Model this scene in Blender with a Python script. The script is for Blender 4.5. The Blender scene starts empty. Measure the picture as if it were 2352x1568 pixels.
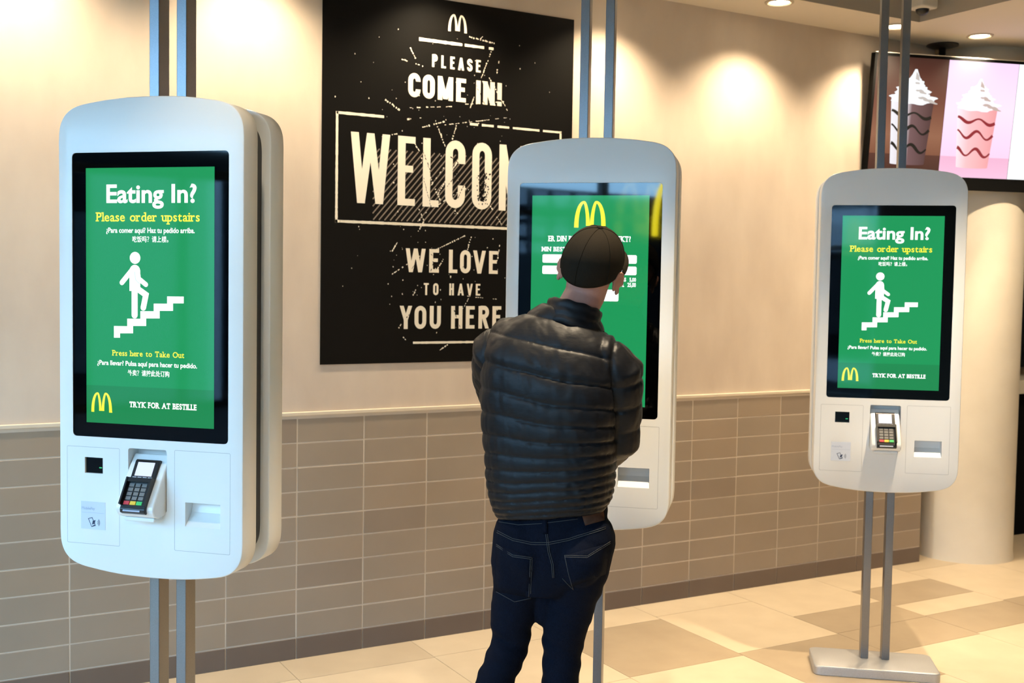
import bpy, bmesh, math, random
import numpy as np
from mathutils import Vector, Matrix, noise
from mathutils.bvhtree import BVHTree

random.seed(7)
C = bpy.context.scene.collection
PI = math.pi

# ------------------------------------------------------------------ camera
F_PX = 2574.89
YAW, PITCH, ROLL = 0.51599, 0.05138, 0.01621
CAM = Vector((0.0, -4.52117, 1.60192))
fwd = Vector((math.sin(YAW) * math.cos(PITCH), math.cos(YAW) * math.cos(PITCH), -math.sin(PITCH)))
rt0 = Vector((math.cos(YAW), -math.sin(YAW), 0))
up0 = rt0.cross(fwd)
rt = rt0 * math.cos(ROLL) + up0 * math.sin(ROLL)
up = -rt0 * math.sin(ROLL) + up0 * math.cos(ROLL)
cd = bpy.data.cameras.new('camera')
cam = bpy.data.objects.new('camera', cd)
C.objects.link(cam)
cd.sensor_width = 36.0
cd.lens = 36.0 * F_PX / 2352
cd.clip_start = 0.05
cam.matrix_world = Matrix(((rt.x, up.x, -fwd.x, CAM.x), (rt.y, up.y, -fwd.y, CAM.y),
                           (rt.z, up.z, -fwd.z, CAM.z), (0, 0, 0, 1)))
cd.dof.use_dof = True
cd.dof.focus_distance = 3.2
cd.dof.aperture_fstop = 5.6
bpy.context.scene.camera = cam

# ------------------------------------------------------------------ view, world, big lights
sc = bpy.context.scene
sc.view_settings.view_transform = 'Standard'
sc.view_settings.look = 'None'
sc.view_settings.exposure = 0.25
sc.view_settings.gamma = 1.0
sc.view_settings.use_curve_mapping = False
sc.cycles.use_denoising = True
sc.cycles.max_bounces = 8
sc.cycles.diffuse_bounces = 5
sc.cycles.sample_clamp_indirect = 6.0
SKY = 16.0
world = bpy.data.worlds.new('overcast_sky')
sc.world = world
world.use_nodes = True
bg = world.node_tree.nodes['Background']
bg.inputs[0].default_value = (0.31, 0.64, 1.0, 1)
bg.inputs[1].default_value = SKY
WALL_SPOT = 72.0
ROOM_SPOT = 120.0
WARM = (1.0, 0.80, 0.54)


def portal(name, loc, rot, sx, sy):
    l = bpy.data.lights.new(name, 'AREA')
    l.shape = 'RECTANGLE'
    l.size, l.size_y = sx, sy
    l.cycles.is_portal = True
    o = bpy.data.objects.new(name, l)
    o.location, o.rotation_euler = loc, rot
    C.objects.link(o)


WIN_X = -3.2
BACK_Y = -9.0
portal('window_daylight_side', (WIN_X + 0.02, -4.75, 1.55), (0, -PI / 2, 0), 2.7, 8.3)
portal('window_daylight_rear', (-2.05, BACK_Y + 0.02, 1.5), (PI / 2, 0, 0), 1.9, 2.4)


# ------------------------------------------------------------------ materials
def mat(name, base=(0.8, 0.8, 0.8), rough=0.5, metal=0.0, spec=0.5, emit=None, es=1.0, coat=0.0):
    m = bpy.data.materials.new(name)
    m.use_nodes = True
    b = m.node_tree.nodes['Principled BSDF']
    b.inputs['Base Color'].default_value = (*base, 1)
    b.inputs['Roughness'].default_value = rough
    b.inputs['Metallic'].default_value = metal
    b.inputs['Specular IOR Level'].default_value = spec
    b.inputs['Coat Weight'].default_value = coat
    b.inputs['Coat Roughness'].default_value = 0.02
    if emit:
        b.inputs['Emission Color'].default_value = (*emit, 1)
        b.inputs['Emission Strength'].default_value = es
    return m


def vary(m, scale, c1, c2, bump=0.0, bscale=None, stretch=(1, 1, 1), detail=4, rough=None):
    """noise mix between two colours, with an optional bump"""
    nt = m.node_tree
    b = nt.nodes['Principled BSDF']
    tc = nt.nodes.new('ShaderNodeTexCoord')
    mp = nt.nodes.new('ShaderNodeMapping')
    mp.inputs['Scale'].default_value = stretch
    nt.links.new(tc.outputs['Object'], mp.inputs[0])
    n = nt.nodes.new('ShaderNodeTexNoise')
    n.inputs['Scale'].default_value = scale
    n.inputs['Detail'].default_value = detail
    nt.links.new(mp.outputs[0], n.inputs['Vector'])
    r = nt.nodes.new('ShaderNodeValToRGB')
    r.color_ramp.elements[0].position = 0.3
    r.color_ramp.elements[0].color = (*c1, 1)
    r.color_ramp.elements[1].position = 0.7
    r.color_ramp.elements[1].color = (*c2, 1)
    nt.links.new(n.outputs[0], r.inputs[0])
    nt.links.new(r.outputs[0], b.inputs['Base Color'])
    if bump:
        n2 = nt.nodes.new('ShaderNodeTexNoise')
        n2.inputs['Scale'].default_value = bscale or scale * 4
        n2.inputs['Detail'].default_value = 3
        nt.links.new(mp.outputs[0], n2.inputs['Vector'])
        bp = nt.nodes.new('ShaderNodeBump')
        bp.inputs['Strength'].default_value = bump
        bp.inputs['Distance'].default_value = 0.002
        nt.links.new(n2.outputs[0], bp.inputs['Height'])
        nt.links.new(bp.outputs[0], b.inputs['Normal'])
    return m


M = {}
M['plaster'] = vary(mat('beige_plaster', rough=0.75, spec=0.25), 5.0, (0.57, 0.475, 0.385), (0.66, 0.56, 0.455), 0.25, 40, (1, 1, 0.45))
M['dim_wall'] = mat('brown_wall_paint', (0.13, 0.105, 0.08), 0.7)
M['ceiling'] = mat('ceiling_paint', (0.80, 0.72, 0.60), 0.8, spec=0.2)
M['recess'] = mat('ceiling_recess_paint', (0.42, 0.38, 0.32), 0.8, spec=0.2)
M['grout'] = mat('pale_grout', (0.60, 0.51, 0.405), 0.8)
M['tile_a'] = vary(mat('taupe_tile', rough=0.42, spec=0.4), 3, (0.315, 0.255, 0.195), (0.345, 0.28, 0.215))
M['tile_b'] = vary(mat('taupe_tile_warm', rough=0.42, spec=0.4), 3, (0.335, 0.262, 0.192), (0.36, 0.285, 0.212))
M['tile_c'] = vary(mat('taupe_tile_deep', rough=0.42, spec=0.4), 3, (0.28, 0.222, 0.17), (0.305, 0.242, 0.187))
M['base_tile'] = vary(mat('dark_base_tile', rough=0.4, spec=0.4), 3, (0.155, 0.115, 0.090), (0.175, 0.132, 0.104))
M['trim'] = mat('cream_trim', (0.72, 0.62, 0.48), 0.35)
M['floor_l'] = vary(mat('cream_floor_tile', rough=0.42, spec=0.35), 6, (0.55, 0.445, 0.31), (0.605, 0.495, 0.35))
M['floor_d'] = vary(mat('taupe_floor_tile', rough=0.42, spec=0.35), 6, (0.355, 0.275, 0.185), (0.395, 0.31, 0.21))
M['floor_m'] = vary(mat('mid_floor_tile', rough=0.42, spec=0.35), 6, (0.475, 0.38, 0.262), (0.52, 0.42, 0.292))
M['joint'] = mat('floor_joint', (0.33, 0.26, 0.18), 0.8)
M['column'] = vary(mat('column_plaster', rough=0.7, spec=0.25), 4.0, (0.70, 0.63, 0.515), (0.77, 0.70, 0.58), 0.15, 30)
M['white'] = mat('kiosk_white', (0.78, 0.775, 0.76), 0.32, spec=0.45)
M['white2'] = mat('kiosk_white_plastic', (0.80, 0.795, 0.78), 0.25, spec=0.5)
M['seam'] = mat('panel_gap', (0.42, 0.42, 0.42), 0.6)
M['slot'] = mat('slot_inside', (0.70, 0.70, 0.69), 0.4)
M['spine'] = mat('dark_spine', (0.045, 0.045, 0.047), 0.5)
M['steel'] = vary(mat('grey_powder_coat', rough=0.30, metal=0.85, spec=0.5), 400, (0.19, 0.19, 0.20), (0.225, 0.225, 0.235), 0.05, 900)
M['base'] = vary(mat('silver_base_plate', rough=0.38, metal=0.6), 300, (0.45, 0.45, 0.46), (0.52, 0.52, 0.52), 0.05, 900)
M['glass'] = mat('black_screen_glass', (0.0004, 0.0004, 0.0005), 0.03, spec=0.5)
M['green'] = mat('green_display', (0.002, 0.01, 0.005), 0.05, emit=(0.012, 0.27, 0.085), es=1.0)
M['green_low'] = mat('green_display_band', (0.002, 0.01, 0.005), 0.05, emit=(0.012, 0.215, 0.068), es=1.0)
M['scr_white'] = mat('display_white', (0.02, 0.02, 0.02), 0.05, emit=(1, 1, 1), es=1.15)
M['scr_yellow'] = mat('display_yellow', (0.02, 0.02, 0.01), 0.05, emit=(0.90, 0.86, 0.05), es=1.0)
M['black'] = mat('black_plastic', (0.008, 0.008, 0.009), 0.3)
M['black_m'] = mat('black_matte', (0.004, 0.004, 0.004), 0.8, spec=0.08)
M['key'] = mat('grey_key', (0.16, 0.15, 0.14), 0.45)
M['red'] = mat('red_key', (0.55, 0.03, 0.04), 0.4)
M['yel'] = mat('yellow_key', (0.75, 0.48, 0.03), 0.4)
M['grn'] = mat('green_key', (0.04, 0.48, 0.12), 0.4)
M['lcd'] = mat('terminal_lcd', (0.4, 0.4, 0.45), 0.1, emit=(0.50, 0.52, 0.72), es=0.8)
M['label'] = mat('pale_blue_label', (0.60, 0.64, 0.73), 0.4)
M['ink'] = mat('navy_ink', (0.03, 0.045, 0.10), 0.5)
M['ink2'] = mat('grey_blue_ink', (0.34, 0.40, 0.52), 0.5)
M['poster'] = mat('black_poster', (0.0045, 0.004, 0.0036), 0.45, spec=0.14)
M['print'] = mat('cream_print', (0.80, 0.74, 0.62), 0.5, spec=0.3)
M['hatch'] = mat('dim_print', (0.23, 0.185, 0.145), 0.5, spec=0.3)
M['lamp'] = mat('lamp_lens', (1, 1, 1), 0.4, emit=(1.0, 0.86, 0.62), es=14)
M['lamp_ring'] = mat('lamp_ring', (0.55, 0.47, 0.36), 0.4)
M['camwhite'] = mat('camera_housing', (0.7, 0.66, 0.58), 0.4)
M['skin'] = vary(mat('skin', rough=0.5, spec=0.35), 25, (0.33, 0.155, 0.115), (0.40, 0.195, 0.15), 0.1, 400)
M['skin'].node_tree.nodes['Principled BSDF'].inputs['Subsurface Weight'].default_value = 0.12
M['skin'].node_tree.nodes['Principled BSDF'].inputs['Subsurface Radius'].default_value = (0.01, 0.004, 0.002)
M['hair'] = mat('short_brown_hair', (0.06, 0.04, 0.03), 0.6)
M['eye'] = mat('eye', (0.7, 0.7, 0.68), 0.15)
M['iris'] = mat('iris', (0.05, 0.07, 0.09), 0.15)
M['nylon'] = vary(mat('black_nylon', rough=0.46, spec=0.22), 60, (0.0035, 0.004, 0.0055), (0.006, 0.0065, 0.009), 0.3, 55, (1, 1, 2.2))
M['knit'] = mat('black_knit', (0.005, 0.005, 0.006), 0.8, spec=0.2)
M['cap'] = vary(mat('black_cotton', rough=0.9, spec=0.05), 900, (0.011, 0.009, 0.0065), (0.021, 0.017, 0.012), 0.4, 900)
M['denim'] = vary(mat('dark_denim', rough=0.85, spec=0.06), 500, (0.0016, 0.0026, 0.0068), (0.0045, 0.0068, 0.0145), 0.3, 700, (1, 1, 0.35))
M['stitch'] = mat('grey_stitch', (0.045, 0.045, 0.047), 0.8, spec=0.1)
M['leather'] = vary(mat('brown_leather_patch', rough=0.75, spec=0.1), 60, (0.06, 0.026, 0.015), (0.085, 0.038, 0.022), 0.3, 200)
M['shoe'] = mat('dark_shoe', (0.02, 0.02, 0.022), 0.5)
M['sole'] = mat('pale_sole', (0.5, 0.48, 0.45), 0.6)
M['frame'] = mat('window_frame_grey', (0.10, 0.105, 0.11), 0.4)
M['street'] = mat('street_asphalt', (0.02, 0.02, 0.022), 0.9, spec=0.0)
M['facade'] = vary(mat('dark_facade', rough=0.9, spec=0.0), 0.4, (0.002, 0.0022, 0.003), (0.006, 0.0065, 0.008))
M['reflected_pale'] = mat('pale_reflected_face', (0.36, 0.38, 0.42), 0.7)
M['reflected_grey'] = mat('grey_reflected_panel', (0.13, 0.15, 0.17), 0.7)
M['pane_dark'] = mat('street_pane', (0.03, 0.035, 0.04), 0.1)
M['counter'] = mat('cream_worktop', (0.62, 0.58, 0.48), 0.4)
M['dark_tile'] = mat('dark_tile', (0.03, 0.028, 0.024), 0.3)
gl = bpy.data.materials.new('window_glass')
gl.use_nodes = True
nt = gl.node_tree
nt.nodes.clear()
out = nt.nodes.new('ShaderNodeOutputMaterial')
mx = nt.nodes.new('ShaderNodeMixShader')
tr = nt.nodes.new('ShaderNodeBsdfTransparent')
gs = nt.nodes.new('ShaderNodeBsdfGlossy')
gs.inputs['Roughness'].default_value = 0.02
mx.inputs[0].default_value = 0.06
nt.links.new(tr.outputs[0], mx.inputs[1])
nt.links.new(gs.outputs[0], mx.inputs[2])
nt.links.new(mx.outputs[0], out.inputs[0])
M['pane'] = gl


# ------------------------------------------------------------------ mesh helpers
class MB:
    def __init__(s):
        s.v, s.f, s.m = [], [], []

    def add(s, vs, fs, mi=0):
        o = len(s.v)
        s.v += [tuple(v) for v in vs]
        s.f += [tuple(i + o for i in f) for f in fs]
        s.m += [mi] * len(fs)

    def box(s, a, b, mi=0):
        (x0, y0, z0), (x1, y1, z1) = a, b
        s.add([(x0, y0, z0), (x1, y0, z0), (x1, y1, z0), (x0, y1, z0), (x0, y0, z1), (x1, y0, z1), (x1, y1, z1), (x0, y1, z1)],
              [(0, 3, 2, 1), (4, 5, 6, 7), (0, 1, 5, 4), (1, 2, 6, 5), (2, 3, 7, 6), (3, 0, 4, 7)], mi)

    def bevbox(s, a, b, r, mi=0):
        """box with its front (-y) rim chamfered by r"""
        (x0, y0, z0), (x1, y1, z1) = a, b
        vs = [(x0 + r, y0, z0 + r), (x1 - r, y0, z0 + r), (x1 - r, y0, z1 - r), (x0 + r, y0, z1 - r),
              (x0, y0 + r, z0), (x1, y0 + r, z0), (x1, y0 + r, z1), (x0, y0 + r, z1),
              (x0, y1, z0), (x1, y1, z0), (x1, y1, z1), (x0, y1, z1)]
        fs = [(0, 1, 2, 3)]
        for o in (0, 4):
            for i in range(4):
                j = (i + 1) % 4
                fs.append((o + j, o + i, o + 4 + i, o + 4 + j))
        s.add(vs, fs, mi)

    def loops(s, rings, cap0=True, cap1=True, mi=0, closed=True):
        n = len(rings[0])
        vs = [p for r in rings for p in r]
        fs = []
        for k in range(len(rings) - 1):
            for i in range(n if closed else n - 1):
                j = (i + 1) % n
                fs.append((k * n + i, k * n + j, (k + 1) * n + j, (k + 1) * n + i))
        if cap0:
            fs.append(tuple(range(n))[::-1])
        if cap1:
            o = (len(rings) - 1) * n
            fs.append(tuple(range(o, o + n)))
        s.add(vs, fs, mi)

    def tube(s, pts, rad, n=10, mi=0, cap=True):
        pts = [Vector(p) for p in pts]
        rs = rad if isinstance(rad, (list, tuple)) else [rad] * len(pts)
        rings = []
        ref = None
        for i, p in enumerate(pts):
            t = (pts[min(i + 1, len(pts) - 1)] - pts[max(i - 1, 0)]).normalized()
            if ref is None:
                ref = Vector((0, 0, 1)) if abs(t.z) < 0.9 else Vector((1, 0, 0))
            a = (ref - t * ref.dot(t)).normalized()
            b = t.cross(a)
            ref = a
            rings.append([p + (a * math.cos(2 * PI * k / n) + b * math.sin(2 * PI * k / n)) * rs[i] for k in range(n)])
        s.loops(rings, cap, cap, mi)

    def lathe(s, prof, n=32, centre=(0, 0, 0), mi=0, cap=True):
        c = Vector(centre)
        rings = [[c + Vector((r * math.cos(2 * PI * k / n), r * math.sin(2 * PI * k / n), z)) for k in range(n)] for r, z in prof]
        s.loops(rings, cap, cap, mi)

    def poly2(s, pts, y, mi=0):
        """flat polygon in the xz plane at depth y, facing -y"""
        s.add([(x, y, z) for x, z in pts], [tuple(range(len(pts)))], mi)

    def stroke(s, pts, w, y, mi=0, closed=False):
        """flat ribbon of width w (number or list) along an xz polyline at depth y"""
        n = len(pts)
        P = [Vector((a, b)) for a, b in pts]
        ws = w if isinstance(w, (list, tuple)) else [w] * n
        L, R = [], []
        for i in range(n):
            if closed:
                d0 = (P[i] - P[i - 1]).normalized()
                d1 = (P[(i + 1) % n] - P[i]).normalized()
            else:
                d0 = (P[i] - P[i - 1]).normalized() if i else (P[1] - P[0]).normalized()
                d1 = (P[i + 1] - P[i]).normalized() if i < n - 1 else d0
            nn = Vector((-(d0.y + d1.y), d0.x + d1.x))
            if nn.length < 1e-6:
                nn = Vector((-d0.y, d0.x))
            nn.normalize()
            k = max(0.45, nn.dot(Vector((-d0.y, d0.x))))
            L.append(P[i] + nn * ws[i] / 2 / k)
            R.append(P[i] - nn * ws[i] / 2 / k)
        vs = [(p.x, y, p.y) for p in L] + [(p.x, y, p.y) for p in R]
        fs = [(i, n + i, n + (i + 1) % n, (i + 1) % n) for i in range(n if closed else n - 1)]
        s.add(vs, fs, mi)

    def build(s, name, m, parent=None, smooth=False, loc=None):
        me = bpy.data.meshes.new(name)
        me.from_pydata(s.v, [], s.f)
        for k in (m if isinstance(m, (list, tuple)) else [m]):
            me.materials.append(k)
        me.polygons.foreach_set('material_index', s.m)
        if smooth:
            me.polygons.foreach_set('use_smooth', [True] * len(s.f))
        me.update()
        o = bpy.data.objects.new(name, me)
        C.objects.link(o)
        if parent:
            o.parent = parent
        if loc:
            o.location = loc
        return o


def bevel(o, w, seg=2, ang=35, weighted=True):
    b = o.modifiers.new('bevel', 'BEVEL')
    b.width, b.segments, b.limit_method, b.angle_limit = w, seg, 'ANGLE', math.radians(ang)
    o.data.polygons.foreach_set('use_smooth', [True] * len(o.data.polygons))
    b.harden_normals = True
    return o


def sharp(o, deg=40):
    """smooth faces but keep edges above the angle sharp"""
    bm = bmesh.new()
    bm.from_mesh(o.data)
    for e in bm.edges:
        if len(e.link_faces) == 2 and e.calc_face_angle(0) > math.radians(deg):
            e.smooth = False
    for f in bm.faces:
        f.smooth = True
    bm.to_mesh(o.data)
    bm.free()
    return o


def flip_out(o):
    bm = bmesh.new()
    bm.from_mesh(o.data)
    bmesh.ops.recalc_face_normals(bm, faces=bm.faces)
    bm.to_mesh(o.data)
    bm.free()
    return o


def apply_mods(o):
    dg = bpy.context.evaluated_depsgraph_get()
    dg.update()
    me = bpy.data.meshes.new_from_object(o.evaluated_get(dg))
    o.modifiers.clear()
    old = o.data
    me.name = old.name
    o.data = me
    bpy.data.meshes.remove(old)
    return o


def cut(o, cutters):
    for c in cutters:
        b = o.modifiers.new('cut', 'BOOLEAN')
        b.operation, b.object, b.solver = 'DIFFERENCE', c, 'EXACT'
    apply_mods(o)
    for c in cutters:
        me = c.data
        bpy.data.objects.remove(c)
        bpy.data.meshes.remove(me)
    return o


def tag(o, label, cat, group=None):
    o['label'], o['category'] = label, cat
    if group:
        o['group'] = group
    return o


def empty(name, loc, rz=0.0):
    o = bpy.data.objects.new(name, None)
    o.empty_display_size = 0.1
    o.location, o.rotation_euler = loc, (0, 0, rz)
    C.objects.link(o)
    return o


def structure(o):
    o['kind'] = 'structure'
    return o


def rrect(x0, z0, x1, z1, r, n=5):
    pts = []
    for cx, cz, a0 in ((x1 - r, z0 + r, -90), (x1 - r, z1 - r, 0), (x0 + r, z1 - r, 90), (x0 + r, z0 + r, 180)):
        for k in range(n + 1):
            a = math.radians(a0 + 90 * k / n)
            pts.append((cx + r * math.cos(a), cz + r * math.sin(a)))
    return pts


def text_mesh(mb, s, x0, x1, zb, y, cap=None, bold=0.0, mi=0, align='L'):
    """set s between x0 and x1 on baseline zb with the built-in font; cap = height of a capital"""
    cu = bpy.data.curves.new('t', 'FONT')
    cu.body = s
    cu.size = 1.0
    cu.offset = bold
    cu.resolution_u = 4
    o = bpy.data.objects.new('t', cu)
    C.objects.link(o)
    dg = bpy.context.evaluated_depsgraph_get()
    dg.update()
    me = bpy.data.meshes.new_from_object(o.evaluated_get(dg))
    n = len(me.vertices)
    if n:
        co = np.empty(n * 3)
        me.vertices.foreach_get('co', co)
        co = co.reshape(-1, 3)
        a, b = co[:, 0].min(), co[:, 0].max()
        sx = (x1 - x0) / (b - a)
        sz = (cap / 0.682) if cap else sx
        vs = [(x0 + (c[0] - a) * sx, y, zb + c[1] * sz) for c in co]
        mb.add(vs, [tuple(p.vertices) for p in me.polygons], mi)
    bpy.data.objects.remove(o)
    bpy.data.curves.remove(cu)
    bpy.data.meshes.remove(me)


def slab_text(mb, s, x0, x1, zb, cap, y, mi=0, bold=0.02):
    """built-in font with slab serifs added glyph by glyph"""
    serif = {'P': 'B0 T0', 'l': 'B+ T-', 'r': 'B0 X-', 'd': 'A8 B9', 'u': 'X- X8 B9', 'p': 'X- D0', 't': '', 'i': 'B+ X-',
             'h': 'B0 A- B9', 'T': 'B+ t0 t9', 'k': 'A- B0 B9', 'a': 'B9', 'R': 'B0 T0 B9', 'Y': 'B+ T0 T9', 'K': 'B0 B9 T0 T9',
             'F': 'B0 T0', 'A': 'B0 B9', 'B': 'B0 T0', 'E': 'B0 T0', 'I': 'B+ T+', 'L': 'B0 T0', 'H': 'B0 B9 T0 T9', 'N': 'B0 T0 T9',
             'M': 'B0 B9 T0 T9', 'D': 'B0 T0'}
    cur, gl_ = 0.0, []
    dg = bpy.context.evaluated_depsgraph_get()
    for ch in s:
        if ch == ' ':
            cur += 0.38
            continue
        cu = bpy.data.curves.new('t', 'FONT')
        cu.body, cu.size, cu.offset, cu.resolution_u = ch, 1.0, bold, 4
        o = bpy.data.objects.new('t', cu)
        C.objects.link(o)
        dg.update()
        me = bpy.data.meshes.new_from_object(o.evaluated_get(dg))
        co = np.empty(len(me.vertices) * 3)
        me.vertices.foreach_get('co', co)
        co = co.reshape(-1, 3)
        a, b = co[:, 0].min(), co[:, 0].max()
        gl_.append(([((c[0] - a) + cur, c[1]) for c in co], [tuple(p.vertices) for p in me.polygons], ch, cur, b - a))
        cur += (b - a) + 0.07
        bpy.data.objects.remove(o)
        bpy.data.curves.remove(cu)
        bpy.data.meshes.remove(me)
    W = cur - 0.07
    sx, sz = (x1 - x0) / W, cap / 0.682
    for vs, fs, ch, c0, w in gl_:
        mb.add([(x0 + a * sx, y, zb + b * sz) for a, b in vs], fs, mi)
        for k in serif.get(ch, '').split():
            lev = {'B': -bold, 'T': 0.682 + bold, 'X': 0.449 + bold, 'A': 0.682 + bold, 'D': -0.23 - bold, 't': 0.57}[k[0]]
            th = 0.095
            st = 0.09 + 2 * bold
            lo, hi = {'0': (-0.08, st + 0.09), '-': (-0.09, st), '9': (w - st - 0.07, w + 0.08), '+': (w / 2 - st - 0.02, w / 2 + st + 0.02),
                      '8': (w - st - 0.09, w - 0.02)}[k[1]]
            z0, z1 = (lev, lev + th) if k[0] in 'BD' else ((lev - th, lev) if k[0] != 't' else (lev - 0.1, lev + 0.13))
            if k[0] == 't':
                lo, hi = (0, 0.09) if k[1] == '0' else (w - 0.09, w)
            mb.add([(x0 + (c0 + a) * sx, y - 0.00004, zb + b * sz) for a, b in ((lo, z0), (hi, z0), (hi, z1), (lo, z1))], [(0, 1, 2, 3)], mi)


def arches(mb, xl, xr, zb, zt, y, mi=0, k=1.0):
    """two tall arches standing side by side, the outer legs heavier at the foot"""
    w = xr - xl
    for sgn in (-1, 1):
        cx = (xl + xr) / 2
        pts, ws = [], []
        # from the outer foot over the top to the middle foot
        for t in np.linspace(0, 1, 22):
            if t < 0.5:
                u = t / 0.5
                x = 0.455 - 0.255 * (1 - math.cos(u * PI / 2))
                z = math.sin(u * PI / 2) ** 0.9
                th = 0.15 - 0.075 * u ** 1.5
            else:
                u = (t - 0.5) / 0.5
                x = 0.20 - 0.135 * math.sin(u * PI / 2)
                z = 1 - 0.93 * (1 - math.cos(u * PI / 2)) ** 0.8
                th = 0.075 + 0.06 * u ** 0.7
            pts.append((cx + sgn * x * w, zb + z * (zt - zb) * 0.975))
            ws.append(th * w * k)
        mb.stroke(pts, ws, y, mi)


# condensed sans capitals: strokes on a unit-high cell, each with its own width
def arc(cx, cz, rx, rz, a0, a1, n=10):
    return [(cx + rx * math.cos(math.radians(a0 + (a1 - a0) * i / n)), cz + rz * math.sin(math.radians(a0 + (a1 - a0) * i / n))) for i in range(n + 1)]


def glyph(ch, w, t):
    """strokes of one capital: box w wide and 1 high, stem t"""
    h, q = t / 2, w - t / 2
    rx, rz = (w - t) / 2, min((w - t) / 2 * 1.15, 0.3)
    m = w / 2
    tz = t * 0.82
    if ch == 'E':
        return [[(h, 0), (h, 1)], ('z', h, w, 1 - tz / 2, tz), ('z', h, w, tz / 2, tz), ('z', h, w * 0.88, 0.53, tz)]
    if ch == 'L':
        return [[(h, 0), (h, 1)], ('z', h, w, tz / 2, tz)]
    if ch == 'I':
        return [[(m, 0), (m, 1)]]
    if ch == '!':
        return [[(m, 0.27), (m, 1)], [(m, 0), (m, 0.19)]]
    if ch == 'T':
        return [[(m, 0), (m, 1)], ('z', 0, w, 1 - tz / 2, tz)]
    if ch == 'H':
        return [[(h, 0), (h, 1)], [(q, 0), (q, 1)], ('z', h, q, 0.53, tz)]
    if ch == 'N':
        return [[(h, 0), (h, 1)], [(q, 0), (q, 1)], ('d', h * 0.6, 1, q + h * 0.4, 0, t * 1.1)]
    if ch == 'M':
        return [[(h, 0), (h, 1)], [(q, 0), (q, 1)], ('d', h, 1, m, 0.05, t * 0.95), ('d', q, 1, m, 0.05, t * 0.95)]
    if ch == 'W':
        return [('d', h, 1, w * 0.27, 0, t), ('d', m, 1, w * 0.27, 0, t * 0.95), ('d', m, 1, w * 0.73, 0, t * 0.95), ('d', q, 1, w * 0.73, 0, t)]
    if ch == 'V':
        return [('d', h, 1, m, 0, t), ('d', q, 1, m, 0, t)]
    if ch == 'A':
        return [('d', m, 1, h, 0, t), ('d', m, 1, q, 0, t), ('z', w * 0.2, w * 0.8, 0.26, tz * 0.85)]
    if ch == 'Y':
        return [[(m, 0), (m, 0.45)], ('d', h, 1, m, 0.38, t), ('d', q, 1, m, 0.38, t)]
    if ch == 'O':
        return ['c'] + [arc(m, 1 - h - rz, rx, rz, 0, 180) + arc(m, h + rz, rx, rz, 180, 360)]
    if ch == 'U':
        return [[(h, 1)] + arc(m, h + rz, rx, rz, 180, 360) + [(q, 1)]]
    if ch == 'C':
        return [[(q, 0.66)] + arc(m, 1 - h - rz, rx, rz, 0, 180) + arc(m, h + rz, rx, rz, 180, 360) + [(q, 0.34)]]
    if ch == 'S':
        return [[(q, 0.70)] + arc(m, 1 - h - rz, rx, rz, 0, 180) + [(h, 0.68), (h * 1.3, 0.60), (q - h * .3, 0.42), (q, 0.34)] + arc(m, h + rz, rx, rz, 360, 180) + [(h, 0.31)]]
    if ch in 'PR':
        r = [[(h, 0), (h, 1)], [(h, 1 - tz / 2), (m, 1 - tz / 2)] + arc(q - 0.5 * (w - t) * 0.9, 0.73, 0.5 * (w - t) * 0.9, 0.27 - tz / 2, 90, -90) + [(h, 0.46 + tz / 2)]]
        if ch == 'R':
            r.append(('d', m, 0.5, q, 0, t))
        return r
    return []


def caps(mb, s, spans, zb, zt, y, t, mi=0):
    """s letter by letter into the given (x0, x1) spans"""
    H = zt - zb
    for ch, (x0, x1) in zip(s, spans):
        W_, T = (x1 - x0) / H, t / H
        closed = False
        y0 = y
        for ns, st in enumerate(glyph(ch, W_, T)):
            y = y0 - 0.00008 * ns
            if st == 'c':
                closed = True
                continue
            if isinstance(st, tuple) and st[0] == 'z':
                _, a, b, z, w = st
                mb.add([(x0 + p * H, y, zb + q * H) for p, q in ((a, z - w / 2), (b, z - w / 2), (b, z + w / 2), (a, z + w / 2))], [(0, 1, 2, 3)], mi)
            elif isinstance(st, tuple):
                _, a, za, b, z_b, w = st
                mb.add([(x0 + p * H, y, zb + q * H) for p, q in ((a - w / 2, za), (a + w / 2, za), (b + w / 2, z_b), (b - w / 2, z_b))], [(0, 1, 2, 3)], mi)
            else:
                mb.stroke([(x0 + p * H, zb + q * H) for p, q in st], t, y, mi, closed)
        y = y0


# ================================================================== SETTING
WALL_END = 5.352
CEIL = 3.01
TX0, TW, TH, BZ = 1.52938, 0.3, 0.10365, 0.09073
XR = 8.2

b = MB()
b.box((WIN_X, 0.0, 0), (WALL_END, 0.14, CEIL + 0.3))
structure(b.build('wall_back', M['plaster']))

# tiled wainscot
bt, bb = MB(), MB()
bt.box((WIN_X, -0.0100, 0.0), (WALL_END, -0.0002, 1.036), 0)
k0 = int(math.floor((WIN_X - TX0) / TW)) + 1
for c in range(k0, 13):
    xa, xb_ = TX0 + c * TW + 0.0026, min(TX0 + (c + 1) * TW - 0.0026, WALL_END)
    if xb_ - xa < 0.01:
        continue
    for r in range(9):
        za = BZ + r * TH + 0.0026
        zb_ = min(BZ + (r + 1) * TH - 0.0026, 1.034)
        d = random.uniform(0.0, 0.0010)
        bt.bevbox((xa, -0.0105 - d, za), (xb_, -0.003, zb_), 0.0010, random.choice((1, 1, 1, 2, 2, 3)))
    bb.bevbox((xa, -0.014, 0.0), (xb_, -0.003, BZ - 0.0026), 0.001, 0)
wain = structure(bt.build('trim_1', [M['grout'], M['tile_a'], M['tile_b'], M['tile_c']]))
wain['label'] = 'taupe stack-bonded wall tiles'
structure(bb.build('baseboard_back', M['base_tile']))
b = MB()
b.box((WIN_X, -0.016, 1.034), (WALL_END, 0.0, 1.050))
structure(bevel(b.build('trim_2', M['trim']), 0.003))

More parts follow.
